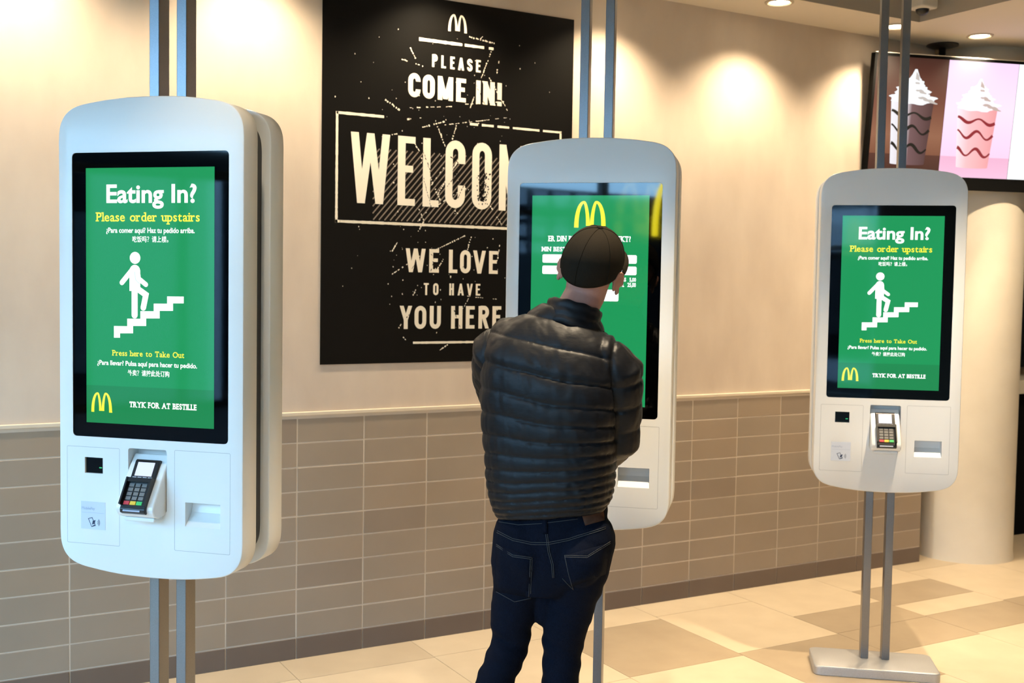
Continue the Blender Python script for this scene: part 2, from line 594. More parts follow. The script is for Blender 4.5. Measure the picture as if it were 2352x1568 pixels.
# floor: 600 mm wide tiles in columns running out from the wall
b = MB()
b.box((WIN_X - 0.02, BACK_Y, -0.12), (XR, 1.6, -0.003), 0)
FX0, FP = 1.457, 0.6054
known = {3.273: [(-0.005, -0.21, 1), (-0.21, -0.81, 1), (-0.81, -1.41, 2), (-1.41, -2.01, 1)],
         3.878: [(-0.005, -0.51, 1), (-0.51, -0.80, 2), (-0.80, -1.11, 2), (-1.11, -1.71, 1)],
         4.484: [(-0.005, -0.31, 1), (-0.31, -0.60, 2), (-0.60, -0.79, 1), (-0.79, -1.09, 2), (-1.09, -1.7, 1)],
         5.089: [(0.4, -0.15, 3), (-0.15, -0.78, 1), (-0.78, -1.38, 2)],
         2.668: [(-0.005, -0.25, 1), (-0.25, -0.84, 2), (-0.84, -1.44, 1)],
         2.062: [(-0.005, -0.25, 1), (-0.25, -0.85, 1), (-0.85, -1.45, 1)],
         1.457: [(-0.005, -0.26, 3), (-0.26, -0.86, 1), (-0.86, -1.46, 1)],  # darker first row by the wall, here and below, paints the shade there
         0.852: [(-0.005, -0.25, 3), (-0.25, -0.85, 1)]}
g = 0.0012
for k in range(-8, 12):
    x0 = FX0 + k * FP
    if x0 > XR or x0 + FP < WIN_X:
        continue
    kn = next((v for q, v in known.items() if abs(q - x0) < 0.02), None)
    y = 1.6 if x0 > 5 else -0.005
    rows = []
    if kn:
        if y > kn[0][0]:
            rows.append((y, kn[0][0], 1))
        rows += kn
        y = kn[-1][1]
    first = True
    while y > BACK_Y:
        hgt = 0.6 if not first else random.choice((0.3, 0.6))
        first = False
        rows.append((y, max(y - hgt, BACK_Y), random.choice((1, 1, 2, 3))))
        y -= hgt
    for ya, yb, tone in rows:
        xa, xb_ = max(x0 + g, WIN_X), min(x0 + FP - g, XR)
        if ya - yb > 0.01 and xb_ > xa:
            b.box((xa, yb + g, -0.003), (xb_, ya - g, 0.0), tone)
structure(b.build('floor', [M['joint'], M['floor_l'], M['floor_d'], M['floor_m']]))

# ceiling: low rim with a raised field
RX, RY, RZ = 4.79, -0.365, 3.16
b = MB()
b.box((WIN_X, RY, CEIL), (RX, 1.6, CEIL + 0.3), 0)
b.box((RX, BACK_Y, CEIL), (XR, 1.6, CEIL + 0.3), 0)
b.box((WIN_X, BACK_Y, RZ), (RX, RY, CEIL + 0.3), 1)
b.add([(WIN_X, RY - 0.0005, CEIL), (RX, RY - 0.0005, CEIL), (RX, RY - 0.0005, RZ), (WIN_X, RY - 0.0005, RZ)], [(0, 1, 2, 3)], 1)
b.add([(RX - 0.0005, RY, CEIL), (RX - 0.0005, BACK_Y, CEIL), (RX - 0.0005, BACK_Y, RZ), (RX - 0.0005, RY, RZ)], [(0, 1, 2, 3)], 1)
structure(b.build('ceiling', [M['ceiling'], M['recess']]))

# other walls
b = MB()
b.box((XR, BACK_Y, 0), (XR + 0.14, 1.6, CEIL + 0.3))
structure(b.build('wall_right', M['dim_wall']))
b = MB()
b.box((WALL_END, 1.46, 0), (XR, 1.6, CEIL))
structure(b.build('wall_alcove', M['dark_tile']))
b = MB()
b.box((WALL_END - 0.14, 0.14, 0), (WALL_END, 1.6, CEIL))
structure(b.build('wall_return', M['plaster']))
b = MB()
b.box((-1.1, BACK_Y - 0.14, 0), (XR, BACK_Y, CEIL + 0.3))
b.box((WIN_X, BACK_Y - 0.14, 2.72), (-1.1, BACK_Y, CEIL + 0.3))
b.box((WIN_X, BACK_Y - 0.14, 0), (-1.1, BACK_Y, 0.28))
structure(b.build('wall_front', M['dim_wall']))
b = MB()
b.box((WIN_X - 0.14, -0.55, 0), (WIN_X, 0.14, CEIL + 0.3))
b.box((WIN_X - 0.14, BACK_Y, 3.08), (WIN_X, -0.55, CEIL + 0.3))
b.box((WIN_X - 0.14, BACK_Y - 0.14, 0), (WIN_X, -0.55, 0.18))
structure(b.build('wall_left', M['plaster']))

# shop window along the left and its small return
b = MB()
ys = [-0.55, -1.75, -3.1, -4.45, -5.8, -7.15, -8.5, BACK_Y]
for y in ys:
    b.box((WIN_X - 0.11, y - 0.04, 0.18), (WIN_X - 0.03, y + 0.04, 3.08))
for z in (0.21, 2.25, 3.05):
    b.box((WIN_X - 0.10, BACK_Y, z - 0.03), (WIN_X - 0.04, -0.55, z + 0.03))
w1 = structure(b.build('window_1', M['frame']))
b = MB()
b.box((WIN_X - 0.073, BACK_Y, 0.2), (WIN_X - 0.067, -0.55, 2.9))
structure(b.build('pane', M['pane'], w1))
b = MB()
for x in (WIN_X + 0.05, -2.1, -1.13):
    b.box((x - 0.03, BACK_Y - 0.1, 0.28), (x + 0.03, BACK_Y - 0.04, 2.72))
for z in (0.31, 2.1, 2.69):
    b.box((WIN_X, BACK_Y - 0.1, z - 0.03), (-1.1, BACK_Y - 0.04, z + 0.03))
w2 = structure(b.build('window_2', M['frame']))
b = MB()
b.box((WIN_X, BACK_Y - 0.073, 0.29), (-1.1, BACK_Y - 0.067, 2.71))
structure(b.build('pane', M['pane'], w2))

# the street outside, seen only in reflections
b = MB()
b.box((-40, -45, -0.16), (WIN_X - 0.14, 20, -0.121))
b.box((WIN_X - 0.14, -45, -0.16), (20, BACK_Y - 0.14, -0.121))
structure(b.build('ground', M['street']))
b = MB()
b.box((-18, -34, 0), (-11, 12, 3.3), 0)
b.box((-11.0, -11.8, 2.15), (-10.96, -10.2, 3.25), 2)  # pale panel added to brighten the reflection in the middle kiosk's glass
for yy in (-11.4, -10.9, -10.45):
    b.box((-10.99, yy - 0.05, 2.15), (-10.93, yy + 0.05, 3.25), 1)
for zz_ in (2.4, 2.7, 2.95):
    b.box((-10.99, -11.8, zz_ - 0.04), (-10.94, -10.2, zz_ + 0.04), 0)
b.box((-11.0, -4.75, 0.0), (-10.96, -3.25, 3.0), 3)  # grey panel added so its reflection veils the nearest kiosk's display
b.box((-10.99, -4.45, 0.0), (-10.94, -4.33, 3.0), 0)
b.box((-10.99, -4.9, 0.0), (-10.95, -4.72, 3.0), 2)
for yy in np.arange(-33, 11, 2.2):
    for z0, z1 in ((0.4, 2.4),):
        b.box((-11.02, yy, z0), (-10.98, yy + 1.4, z1), 1)
tag(b.build('unseen_street_building', [M['facade'], M['pane_dark'], M['reflected_pale'], M['reflected_grey']]), 'unseen low building across the street, with panels added for the kiosk reflections', 'building')

b = MB()
b.box((-10.5, -22, -0.12), (12, -15.5, 6.0), 0)  # unseen building added to keep sky out of the far kiosk's reflection
for xx in np.arange(-10.0, 11, 1.9):
    for z0, z1 in ((0.3, 2.3), (3.1, 5.2)):
        b.box((xx, -15.53, z0), (xx + 1.1, -15.48, z1), 1)
tag(b.build('unseen_street_building', [M['reflected_pale'], M['facade']]), 'unseen two-storey building added behind the photographer to block reflected sky', 'building')

# round column at the end of the tiled wall
b = MB()
CX, CY, CR = 5.775, 0.025, 0.285
b.lathe([(CR + 0.006, 0.0), (CR + 0.004, 0.02), (CR, 0.05), (CR, CEIL)], 64, (CX, CY, 0))
o = structure(sharp(b.build('column', M['column']), 50))

# ------------------------------------------------------------------ counter behind the column
cnt = empty('service_counter', (6.9, 0.55, 0))
tag(cnt, 'black-fronted service counter with a cream worktop, partly hidden behind the round column', 'counter')
b = MB()
b.box((-0.85, -0.35, 0), (1.25, 0.45, 0.94))
bevel(b.build('front_panel', M['black_m'], cnt), 0.01)
b = MB()
b.box((-0.88, -0.40, 0.941), (1.28, 0.46, 1.03))
bevel(b.build('worktop', M['counter'], cnt), 0.006)


# ================================================================== CEILING LIGHTS
def downlight(x, y, z, label, power, size=2.12, blend=0.85, group=None, r=0.055, tilt=(0, 0)):
    e = tag(empty('ceiling_downlight', (x, y, z)), label, 'ceiling light', group)
    b = MB()
    b.lathe([(r + 0.016, 0.0), (r + 0.016, -0.004), (r + 0.004, -0.007), (r, -0.003), (r, 0.0)], 32, cap=False)
    sharp(b.build('trim_ring', M['lamp_ring'], e))
    b = MB()
    b.lathe([(r - 0.006, -0.0015), (r - 0.012, -0.004), (r - 0.03, -0.006)], 32)
    flip_out(b.build('lens', M['lamp'], e, True))
    l = bpy.data.lights.new('downlight_lamp', 'SPOT')
    l.energy, l.color, l.spot_size, l.spot_blend, l.shadow_soft_size = power, WARM, size, blend, 0.03
    lo = bpy.data.objects.new('downlight_lamp', l)
    lo.location = (0, 0, -0.02)
    lo.rotation_euler = (tilt[0], tilt[1], 0)
    lo.parent = e
    C.objects.link(lo)
    return e


GW = 'wall-washing downlights along the tiled wall'
for x, w in ((-0.43, 'left of the kiosk nearest the camera'), (0.44, 'behind the kiosk nearest the camera'), (1.30, 'between the nearest kiosk and the poster'),
             (2.16, 'over the poster'), (3.03, 'just right of the poster')):
    downlight(x, -0.27, CEIL, 'recessed round ceiling light washing the plaster wall ' + w, WALL_SPOT, group=GW)
downlight(3.891, -0.28, CEIL, 'recessed round ceiling light at the top of the photo, leftmost of the three lit ones', WALL_SPOT, group=GW)
downlight(4.756, -0.237, CEIL, 'recessed round ceiling light seen between the two posts of the farthest kiosk', WALL_SPOT, group=GW)
downlight(5.314, -0.331, CEIL, 'recessed round ceiling light in front of the column, right of the screen mount', WALL_SPOT * 1.1, group=GW)
GR = 'downlights in the raised ceiling before the kiosks'
for x, y, w, pw, sz in ((0.62, -2.0, 'nearest kiosk', 50.0, 1.25), (1.84, -2.15, 'kiosk the person is using', 330.0, 1.12), (3.40, -2.1, 'farthest kiosk', 310.0, 1.18)):
    downlight(x, y, RZ, 'recessed round ceiling light in front of the ' + w, pw, sz, 0.6, GR)
downlight(5.6, -1.9, CEIL, 'recessed round ceiling light over the open floor right of the kiosks', ROOM_SPOT, 1.25, 0.7, GR)
downlight(5.28, -1.0, CEIL, 'recessed round ceiling light over the floor right of the screen, shining on the column', 130.0, 2.2, 0.7)
for x, y in ((0.0, -4.4), (2.4, -4.4), (4.8, -4.4), (-1.6, -2.6)):  # unseen lamps added for general warm light in the room
    downlight(x, y, RZ if x < RX else CEIL, 'unseen round ceiling light added behind the photographer for general warm light' if y < -4 else 'unseen round ceiling light added near the shop window for general warm light',
              ROOM_SPOT, 1.25, 0.7, 'unseen downlights added for general warm light')

# dome camera in the corner of the raised field
e = tag(empty('security_camera', (4.70, -0.46, RZ)), 'white security camera with a dark dome in the corner of the raised ceiling', 'security camera')
b = MB()
b.box((-0.055, -0.055, -0.115), (0.055, 0.055, 0.0))
bevel(b.build('housing', M['camwhite'], e), 0.012, 3)
b = MB()
b.lathe([(0.034, -0.115)] + [(0.034 * math.cos(a), -0.115 - 0.03 * math.sin(a)) for a in np.linspace(0.1, 1.45, 8)], 24)
flip_out(b.build('dome', M['black'], e, True))

# lit arches hanging in the shop window (seen mirrored in the middle kiosk's glass)
b = MB()
arches(b, -0.32, 0.32, 0.0, 0.56, 0.0, 0, 0.45)
ws = b.build('window_sign', mat('lit_yellow', (0.5, 0.4, 0.01), 0.4, emit=(1.0, 0.83, 0.02), es=16.0))
sm = ws.modifiers.new('thickness', 'SOLIDIFY')
sm.thickness = 0.04
ws.location, ws.rotation_euler = (-2.98, -6.52, 2.08), (0, 0, PI / 2)
tag(ws, 'lit yellow double-arch sign hanging in the shop window, mirrored in the middle kiosk screen', 'sign')

# ================================================================== POSTER
PX0, PX1, PZ0, PZ1 = 1.630, 2.870, 1.247, 2.846
po = empty('poster', (0, -0.001, 0))
tag(po, 'large black wall poster reading PLEASE COME IN! WELCOME WE LOVE TO HAVE YOU HERE', 'poster')
b = MB()
b.box((PX0, -0.004, PZ0), (PX1, 0.0, PZ1))
b.build('panel', M['poster'], po)
Y = -0.0046
SP = lambda xs, w: [(x, x + w) for x in xs]
b = MB()
arches(b, 2.214, 2.302, 2.713, 2.788, Y, 0, 1.0)
b.build('arches_logo', M['print'], po)
b = MB()
caps(b, 'PLEASE', SP([2.135, 2.183, 2.227, 2.270, 2.317, 2.355], 0.027)[:1] + [(2.180, 2.203), (2.224, 2.246), (2.263, 2.293), (2.308, 2.335), (2.353, 2.377)], 2.548, 2.603, Y, 0.011)
b.build('please_text', M['print'], po)
b = MB()
caps(b, 'COMEIN!', [(2.022, 2.081), (2.091, 2.150), (2.164, 2.240), (2.255, 2.304), (2.353, 2.380), (2.391, 2.450), (2.464, 2.487)], 2.408, 2.512, Y, 0.023)
b.build('come_in_text', M['print'], po)
b = MB()
caps(b, 'WELCOME', [(1.759, 1.940), (1.977, 2.060), (2.097, 2.175), (2.207, 2.306), (2.341, 2.441), (2.480, 2.625), (2.665, 2.748)], 1.936, 2.236, Y, 0.036)
b.build('welcome_text', M['print'], po)
b = MB()
caps(b, 'WELOVE', [(2.019, 2.115), (2.133, 2.181), (2.230, 2.273), (2.286, 2.340), (2.352, 2.417), (2.434, 2.480)], 1.646, 1.750, Y, 0.019)
b.build('we_love_text', M['print'], po)
b = MB()
caps(b, 'TOHAVE', [(2.108, 2.132), (2.154, 2.180), (2.234, 2.257), (2.276, 2.307), (2.322, 2.352), (2.368, 2.391)], 1.546, 1.599, Y, 0.0095)
b.build('to_have_text', M['print'], po)
b = MB()
caps(b, 'YOUHERE', [(1.993, 2.053), (2.065, 2.122), (2.139, 2.194), (2.245, 2.302), (2.319, 2.364), (2.384, 2.438), (2.456, 2.502)], 1.396, 1.498, Y, 0.019)
b.build('you_here_text', M['print'], po)


def rough_bar(mb, x0, z0, x1, z1, w, y, seed, breaks=0.0, step=0.02, mi=0):
    rnd = random.Random(seed)
    d = Vector((x1 - x0, z1 - z0))
    n = max(2, int(d.length / step))
    for i in range(n):
        if rnd.random() < breaks:
            continue
        a, c = i / n, (i + 1) / n + 0.002
        u0, u1 = rnd.uniform(0.85, 1.15), rnd.uniform(0.85, 1.15)
        mb.stroke([(x0 + d.x * a, z0 + d.y * a), (x0 + d.x * c, z0 + d.y * c)], [w * u0, w * u1], y, mi)


b = MB()
rough_bar(b, 2.071, 2.661, 2.27, 2.661, 0.014, Y, 1)
rough_bar(b, 2.27, 2.661, 2.441, 2.661, 0.012, Y, 2, 0.25, 0.012)
b.build('upper_rule', M['print'], po)
b = MB()
rough_bar(b, 2.059, 1.335, 2.441, 1.335, 0.010, Y, 3)
b.build('lower_rule', M['print'], po)
b = MB()
rough_bar(b, 1.694, 2.311, 1.91, 2.311, 0.012, Y, 4)
rough_bar(b, 2.326, 2.315, 2.81, 2.315, 0.010, Y, 5, 0.04)
rough_bar(b, 1.697, 2.316, 1.697, 1.85, 0.011, Y, 6)
rough_bar(b, 2.806, 2.316, 2.806, 1.85, 0.011, Y, 7)
rough_bar(b, 1.692, 1.855, 2.812, 1.855, 0.012, Y, 8)
b.build('box_outline', M['print'], po)
b = MB()
# slanted hatching behind the big word: parallelogram lines, lower left to upper right
for i in range(-16, 40):
    xb = 1.865 + i * 0.0262
    za, zc = 1.868, 2.173
    pts = []
    for z in (za, zc):
        pts.append((xb + (z - za) * 0.86, z))
    (xa, z1), (xc, z2) = pts
    if xa < 1.862:
        z1 += (1.862 - xa) / 0.86
        xa = 1.862
    if xc > 2.64:
        z2 -= (xc - 2.64) / 0.86
        xc = 2.64
    if z2 - z1 > 0.03:
        b.stroke([(xa, z1), (xc, z2)], 0.0055, -0.0042)
b.build('hatching', M['hatch'], po)
# crack lines and flecks of the distressed print
bw, bk = MB(), MB()
rnd = random.Random(11)


def crack(mb, x0, z0, x1, z1, w, y, dens, step=0.011):
    d = Vector((x1 - x0, z1 - z0))
    n = max(2, int(d.length / step))
    for i in range(n):
        if rnd.random() > dens:
            continue
        a = i / n
        c = a + rnd.uniform(0.4, 1.0) / n
        j = rnd.uniform(-0.0015, 0.0015)
        ww = w * rnd.uniform(0.5, 1.2)
        mb.stroke([(x0 + d.x * a + j, z0 + d.y * a + j), (x0 + d.x * c + j, z0 + d.y * c)], [ww, ww * rnd.uniform(0.5, 1)], y)


Yf = -0.0044
P_ = lambda x, y: (x, y)
for (xa, za, xb_, zb_, w, dn) in ((2.315, 2.70, 2.452, 2.685, .007, .75), (2.435, 2.66, 2.37, 2.50, .006, .9), (2.37, 2.50, 2.325, 2.385, .006, .8),
                                  (2.355, 2.68, 2.395, 2.72, .005, .8), (2.03, 2.62, 2.06, 2.57, .006, .9), (1.99, 2.565, 2.10, 2.545, .006, .7),
                                  (1.915, 2.385, 1.985, 2.345, .008, 1), (2.03, 2.36, 2.24, 2.385, .005, .6), (2.30, 2.40, 2.50, 2.43, .005, .6),
                                  (2.02, 2.31, 2.09, 2.322, .007, .4), (2.09, 2.28, 2.20, 2.315, .008, .8), (2.2, 2.30, 2.52, 2.36, .004, .7),
                                  (2.42, 2.53, 2.52, 2.39, .006, .7), (2.47, 2.62, 2.46, 2.55, .006, .6), (2.165, 2.292, 2.205, 2.205, .007, 1),
                                  (2.26, 2.305, 2.238, 2.235, .006, 1), (2.27, 2.15, 2.165, 1.985, .008, .95), (2.085, 2.16, 2.185, 1.965, .007, .7),
                                  (1.90, 2.225, 1.98, 2.245, .006, .8), (2.055, 2.21, 2.08, 2.175, .008, .9), (2.075, 1.935, 2.105, 1.87, .007, .9),
                                  (2.105, 1.87, 2.075, 1.82, .006, .9), (2.29, 2.02, 2.10, 1.90, .005, .5), (2.255, 1.925, 2.29, 1.90, .008, .9),
                                  (2.31, 1.815, 2.16, 1.745, .006, .95), (2.34, 1.81, 2.315, 1.725, .006, .9), (1.955, 1.735, 1.98, 1.775, .007, 1),
                                  (1.955, 1.635, 2.09, 1.72, .006, .7), (2.49, 1.78, 2.475, 1.70, .006, .8), (2.08, 1.59, 2.05, 1.53, .006, .75),
                                  (2.34, 1.545, 2.30, 1.48, .005, .7), (2.29, 1.545, 2.48, 1.53, .005, .5), (1.99, 1.40, 2.01, 1.43, .006, .8),
                                  (2.42, 1.33, 2.36, 1.30, .006, .7), (2.23, 1.325, 2.19, 1.30, .006, .8), (1.99, 1.375, 2.03, 1.345, .006, .4),
                                  (2.22, 2.14, 2.13, 2.02, .005, .6), (2.4, 2.0, 2.5, 1.87, .006, .5), (2.2, 1.7, 2.15, 1.63, .006, .6)):
    crack(bw, xa, za, xb_, zb_, w, Yf, dn)
for _ in range(170):
    x = min(max(rnd.gauss(2.25, 0.24), 1.68), 2.84)
    z = rnd.choice((rnd.gauss(2.05, 0.16), rnd.gauss(1.7, 0.16), rnd.gauss(2.45, 0.13)))
    if not 1.29 < z < 2.72:
        continue
    r = rnd.uniform(0.001, 0.003) * (1 if rnd.random() < 0.85 else 1.6)
    a0 = rnd.uniform(0, 6.28)
    bw.poly2([(x + r * rnd.uniform(.5, 1.2) * math.cos(a0 + k * 1.257), z + 1.4 * r * rnd.uniform(.5, 1.2) * math.sin(a0 + k * 1.257)) for k in range(5)], Yf)
bw.build('flecks', M['print'], po)['kind'] = 'stuff'
for (xa, za, xb_, zb_) in ((2.35, 2.50, 2.40, 2.41), (2.22, 2.17, 2.30, 2.12), (2.08, 2.22, 2.17, 2.0), (2.10, 2.06, 2.14, 1.93), (2.18, 1.98, 2.27, 2.1),
                           (2.27, 1.98, 2.30, 2.04), (2.07, 1.69, 2.04, 1.65), (2.12, 1.74, 2.18, 1.70), (2.16, 1.72, 2.14, 1.65), (2.31, 1.68, 2.27, 1.65),
                           (2.04, 1.46, 2.01, 1.43), (2.26, 1.48, 2.29, 1.40)):
    crack(bk, xa, za, xb_, zb_, 0.004, -0.0049, 0.75, 0.012)
for _ in range(110):
    x, z = rnd.gauss(2.40, 0.015), rnd.uniform(1.96, 2.10)
    r = rnd.uniform(0.0015, 0.005)
    a0 = rnd.uniform(0, 6.28)
    bk.poly2([(x + r * math.cos(a0 + k * 1.5), z + 1.4 * r * rnd.uniform(.4, 1.2) * math.sin(a0 + k * 1.5)) for k in range(4)], -0.0049)
bk.build('worn_print', M['poster'], po)['kind'] = 'stuff'

# ================================================================== MENU SCREEN
S = 0.94
yaw_, tl = -0.3, 0.1164
Xv = Vector((math.cos(yaw_), math.sin(yaw_), 0))
N0 = Vector((math.sin(yaw_), -math.cos(yaw_), 0))
Uv = Vector((0, 0, 1)) * math.cos(tl) + N0 * math.sin(tl)
Nv = Xv.cross(Uv)                                   # towards the viewer
P0 = CAM + (Vector((5.5409, 0.1102, 2.2856)) - CAM) * S   # corner where the second picture starts
tv = bpy.data.objects.new('menu_screen', None)
C.objects.link(tv)
tv.matrix_world = Matrix(((Xv.x, -Nv.x, Uv.x, P0.x), (Xv.y, -Nv.y, Uv.y, P0.y), (Xv.z, -Nv.z, Uv.z, P0.z), (0, 0, 0, 1)))
tag(tv, 'ceiling-hung menu screen showing two milkshakes with whipped cream', 'screen')
PWp, PH = 0.44, 0.639
x0, x1 = -0.438, 0.876
b = MB()
b.box((x0 - 0.015, 0.0, -0.072), (x1 + 0.015, 0.045, PH + 0.016))
bevel(b.build('frame', M['black_m'], tv), 0.004)
b = MB()
b.box((x0 - 0.013, 0.0, PH + 0.0165), (x1 + 0.013, 0.03, PH + 0.021))
b.build('top_strip', M['camwhite'], tv)


def pic(name, base, pos=None):
    return mat(name, (0.01, 0.01, 0.01), 0.6, spec=0.1, emit=base, es=1.0)


def grad(name, stops):
    m = mat(name, (0.01, 0.01, 0.01), 0.6, spec=0.1, emit=(1, 1, 1), es=1.0)
    nt = m.node_tree
    tc = nt.nodes.new('ShaderNodeTexCoord')
    sp = nt.nodes.new('ShaderNodeSeparateXYZ')
    nt.links.new(tc.outputs['Generated'], sp.inputs[0])
    r = nt.nodes.new('ShaderNodeValToRGB')
    r.color_ramp.elements[0].position, r.color_ramp.elements[0].color = stops[0][0], (*stops[0][1], 1)
    r.color_ramp.elements[1].position, r.color_ramp.elements[1].color = stops[-1][0], (*stops[-1][1], 1)
    for p_, c_ in stops[1:-1]:
        el = r.color_ramp.elements.new(p_)
        el.color = (*c_, 1)
    nt.links.new(sp.outputs[2 if len(name) % 2 else 0], r.inputs[0])
    return m, sp, r, nt


def gradmat(name, stops, axis):
    m, sp, r, nt = grad(name, stops)
    for l in list(nt.links):
        if l.to_node == r:
            nt.links.remove(l)
    nt.links.new(sp.outputs[axis], r.inputs[0])
    nt.links.new(r.outputs[0], nt.nodes['Principled BSDF'].inputs['Emission Color'])
    return m


dsp = MB()
dsp.box((x0, -0.0012, 0), (x1, -0.0002, PH))
disp = dsp.build('display', M['glass'], tv)


def panel(name, xa, xb, za, zb, m, y=-0.0016):
    b = MB()
    b.poly2([(xa, za), (xb, za), (xb, zb), (xa, zb)], y)
    return b.build(name, m, disp)


panel('brown_picture', x0, -0.001, 0.115, PH, gradmat('brown_backdrop', [(0.0, (0.20, 0.075, 0.04)), (0.2, (0.27, 0.115, 0.065)), (0.55, (0.15, 0.045, 0.028)), (1, (0.055, 0.02, 0.014))], 2))
panel('brown_table', x0, -0.001, 0, 0.115, gradmat('brown_table', [(0.0, (0.055, 0.018, 0.012)), (1, (0.09, 0.03, 0.02))], 2))
panel('pink_picture', 0.001, PWp - 0.001, 0.115, PH, gradmat('pink_backdrop', [(0.0, (0.95, 0.60, 0.80)), (0.5, (0.98, 0.72, 0.93)), (1, (0.92, 0.63, 0.90))], 2))
panel('pink_table', 0.001, PWp - 0.001, 0, 0.115, gradmat('pink_table', [(0.0, (0.85, 0.5, 0.68)), (1, (0.80, 0.43, 0.60))], 2))
panel('white_picture', PWp + 0.001, x1, 0, PH, pic('white_backdrop', (0.93, 0.97, 0.98)))


def shake(cx, zb, zt, wb, wt, tip, body, drizzle, cream1, cream2, lx, seed):
    r = random.Random(seed)
    b = MB()
    b.poly2([(cx - wb, zb)] + [(cx + wb * math.sin(a) , zb - 0.006 * math.cos(a)) for a in np.linspace(-1.2, 1.2, 7)] + [(cx + wb, zb), (cx + wt, zt), (cx - wt, zt)], -0.0022)
    b.build('milkshake_picture', body, disp)
    b = MB()
    for lev, ph in ((0.74, 0.0), (0.52, 0.25), (0.24, 0.1)):
        pts, ws = [], []
        for i in range(41):
            u = i / 40
            w_ = wb + (wt - wb) * lev
            zz = zb + (zt - zb) * lev + (0.021 if lev < 0.7 else 0.013) * math.cos(u * 3.5 * PI + ph) + 0.008 * (1 - 2 * u) * (1 if ph == 0 else 0.6)
            pts.append((cx + (2 * u - 1) * w_ * 0.985, zz))
            ws.append(0.0140 + 0.0045 * math.sin(u * 9 + lev * 8))
        b.stroke(pts, ws, -0.0026)
    b.build('syrup_wave', drizzle, disp)
    # whipped cream: three ruffled tiers and a pulled tip, with their shaded side
    tiers = ((zt - 0.004, 1.06, 0.034, 0.0), (zt + 0.035, 0.80, 0.036, -0.05), (zt + 0.073, 0.50, 0.034, -0.02))
    b, c = MB(), MB()
    for q_, (z_, wf, hh, dx) in enumerate(tiers):
        pts = []
        for k in range(60):
            a = 2 * PI * k / 60
            rr = 1 + 0.07 * math.sin(9 * a + q_ * 2) + 0.05 * math.sin(5 * a + 1 + q_) + r.uniform(-0.035, 0.035)
            pts.append((cx + dx * wt + wt * wf * rr * math.cos(a), z_ + hh * rr * math.sin(a)))
        b.poly2(pts, -0.0030 - 0.0002 * q_)
        for sgn in range(3 - q_):
            sh = []
            x_c, z_c = cx + dx * wt + wt * wf * (0.30 + 0.28 * sgn), z_ + hh * (0.25 - 0.35 * sgn)
            for k in range(20):
                a = 2 * PI * k / 20
                rr = 1 + 0.25 * math.sin(3 * a + q_ + sgn)
                sh.append((x_c + wt * wf * 0.20 * rr * math.cos(a), z_c + hh * 0.26 * rr * math.sin(a) - 0.3 * (wt * wf * 0.2 * math.cos(a))))
            c.poly2(sh, -0.0031 - 0.0002 * q_)
    b.poly2([(cx - 0.045, zt + 0.085), (cx + 0.045, zt + 0.082), (cx + 0.026, tip - 0.035), (cx + 0.010, tip), (cx - 0.003, tip), (cx - 0.018, tip - 0.03)], -0.0037)
    c.poly2([(cx + 0.006, tip - 0.012), (cx + 0.004, zt + 0.10), (cx + 0.030, zt + 0.09), (cx + 0.024, tip - 0.035)], -0.0038)
    b.build('whipped_cream', cream1, disp)
    c.build('cream_shadow', cream2, disp)


w1_, w2_ = pic('cream_white', (0.86, 0.90, 0.93)), pic('cream_shade', (0.50, 0.45, 0.42))
shake(-0.202, 0.062, 0.425, 0.105, 0.132, 0.578, gradmat('chocolate_shake', [(0.0, (0.80, 0.80, 0.85)), (0.36, (0.70, 0.64, 0.68)), (0.5, (0.16, 0.085, 0.09)), (1, (0.07, 0.03, 0.03))], 0),
      pic('dark_syrup', (0.004, 0.003, 0.003)), w1_, w2_, 0, 3)
shake(0.205, 0.058, 0.405, 0.10, 0.128, 0.548, gradmat('pink_shake', [(0.0, (0.97, 0.80, 0.88)), (0.35, (0.93, 0.50, 0.52)), (1, (0.78, 0.32, 0.33))], 0),
      pic('red_syrup', (0.26, 0.02, 0.03)), pic('cream_pinkish', (0.90, 0.84, 0.90)), pic('cream_tan', (0.52, 0.40, 0.36)), 0, 5)
# mount: flange and post on the ceiling, arm to the back of the screen
inv = tv.matrix_world.inverted()
b = MB()
PT = Vector((5.337, -0.062, CEIL))
b.lathe([(0.088, 0.0), (0.088, -0.008), (0.06, -0.016), (0.0195, -0.02)], 32, PT)
mo = b.build('ceiling_flange', M['black'], tv)
mo.data.transform(inv)
b = MB()
b.tube([PT, PT - Vector((0, 0, 0.62))], 0.019, 16)
tip = PT - Vector((0, 0, 0.60))
tgt = tv.matrix_world @ Vector((0.19, 0.045, 0.30))
b.tube([tip, tip + (tgt - tip) * 0.985], 0.017, 12)
mo2 = b.build('mount_pole', M['black'], tv, True)
mo2.data.transform(inv)
b = MB()
b.box((0.09, 0.046, 0.2), (0.29, 0.06, 0.4))
b.build('mount_plate', M['black'], tv)


# ================================================================== KIOSKS
ZC = 1.4323
QTR = [(0.287, 1.95), (0.287, 1.985), (0.2835, 2.018), (0.2715, 2.045), (0.2500, 2.065), (0.2200, 2.0770), (0.18, 2.0840), (0.13, 2.0905), (0.07, 2.0950), (0.0, 2.0965)]


def catmull(pts, n):
    o = []
    for i in range(len(pts) - 1):
        p0 = pts[max(i - 1, 0)]
        p1, p2 = pts[i], pts[i + 1]
        p3 = pts[min(i + 2, len(pts) - 1)]
        for k in range(n):
            t = k / n
            o.append(tuple(0.5 * (2 * b_ + (c_ - a_) * t + (2 * a_ - 5 * b_ + 4 * c_ - d_) * t * t + (-a_ + 3 * b_ - 3 * c_ + d_) * t ** 3)
                           for a_, b_, c_, d_ in zip(p0, p1, p2, p3)))
    o.append(pts[-1])
    return o


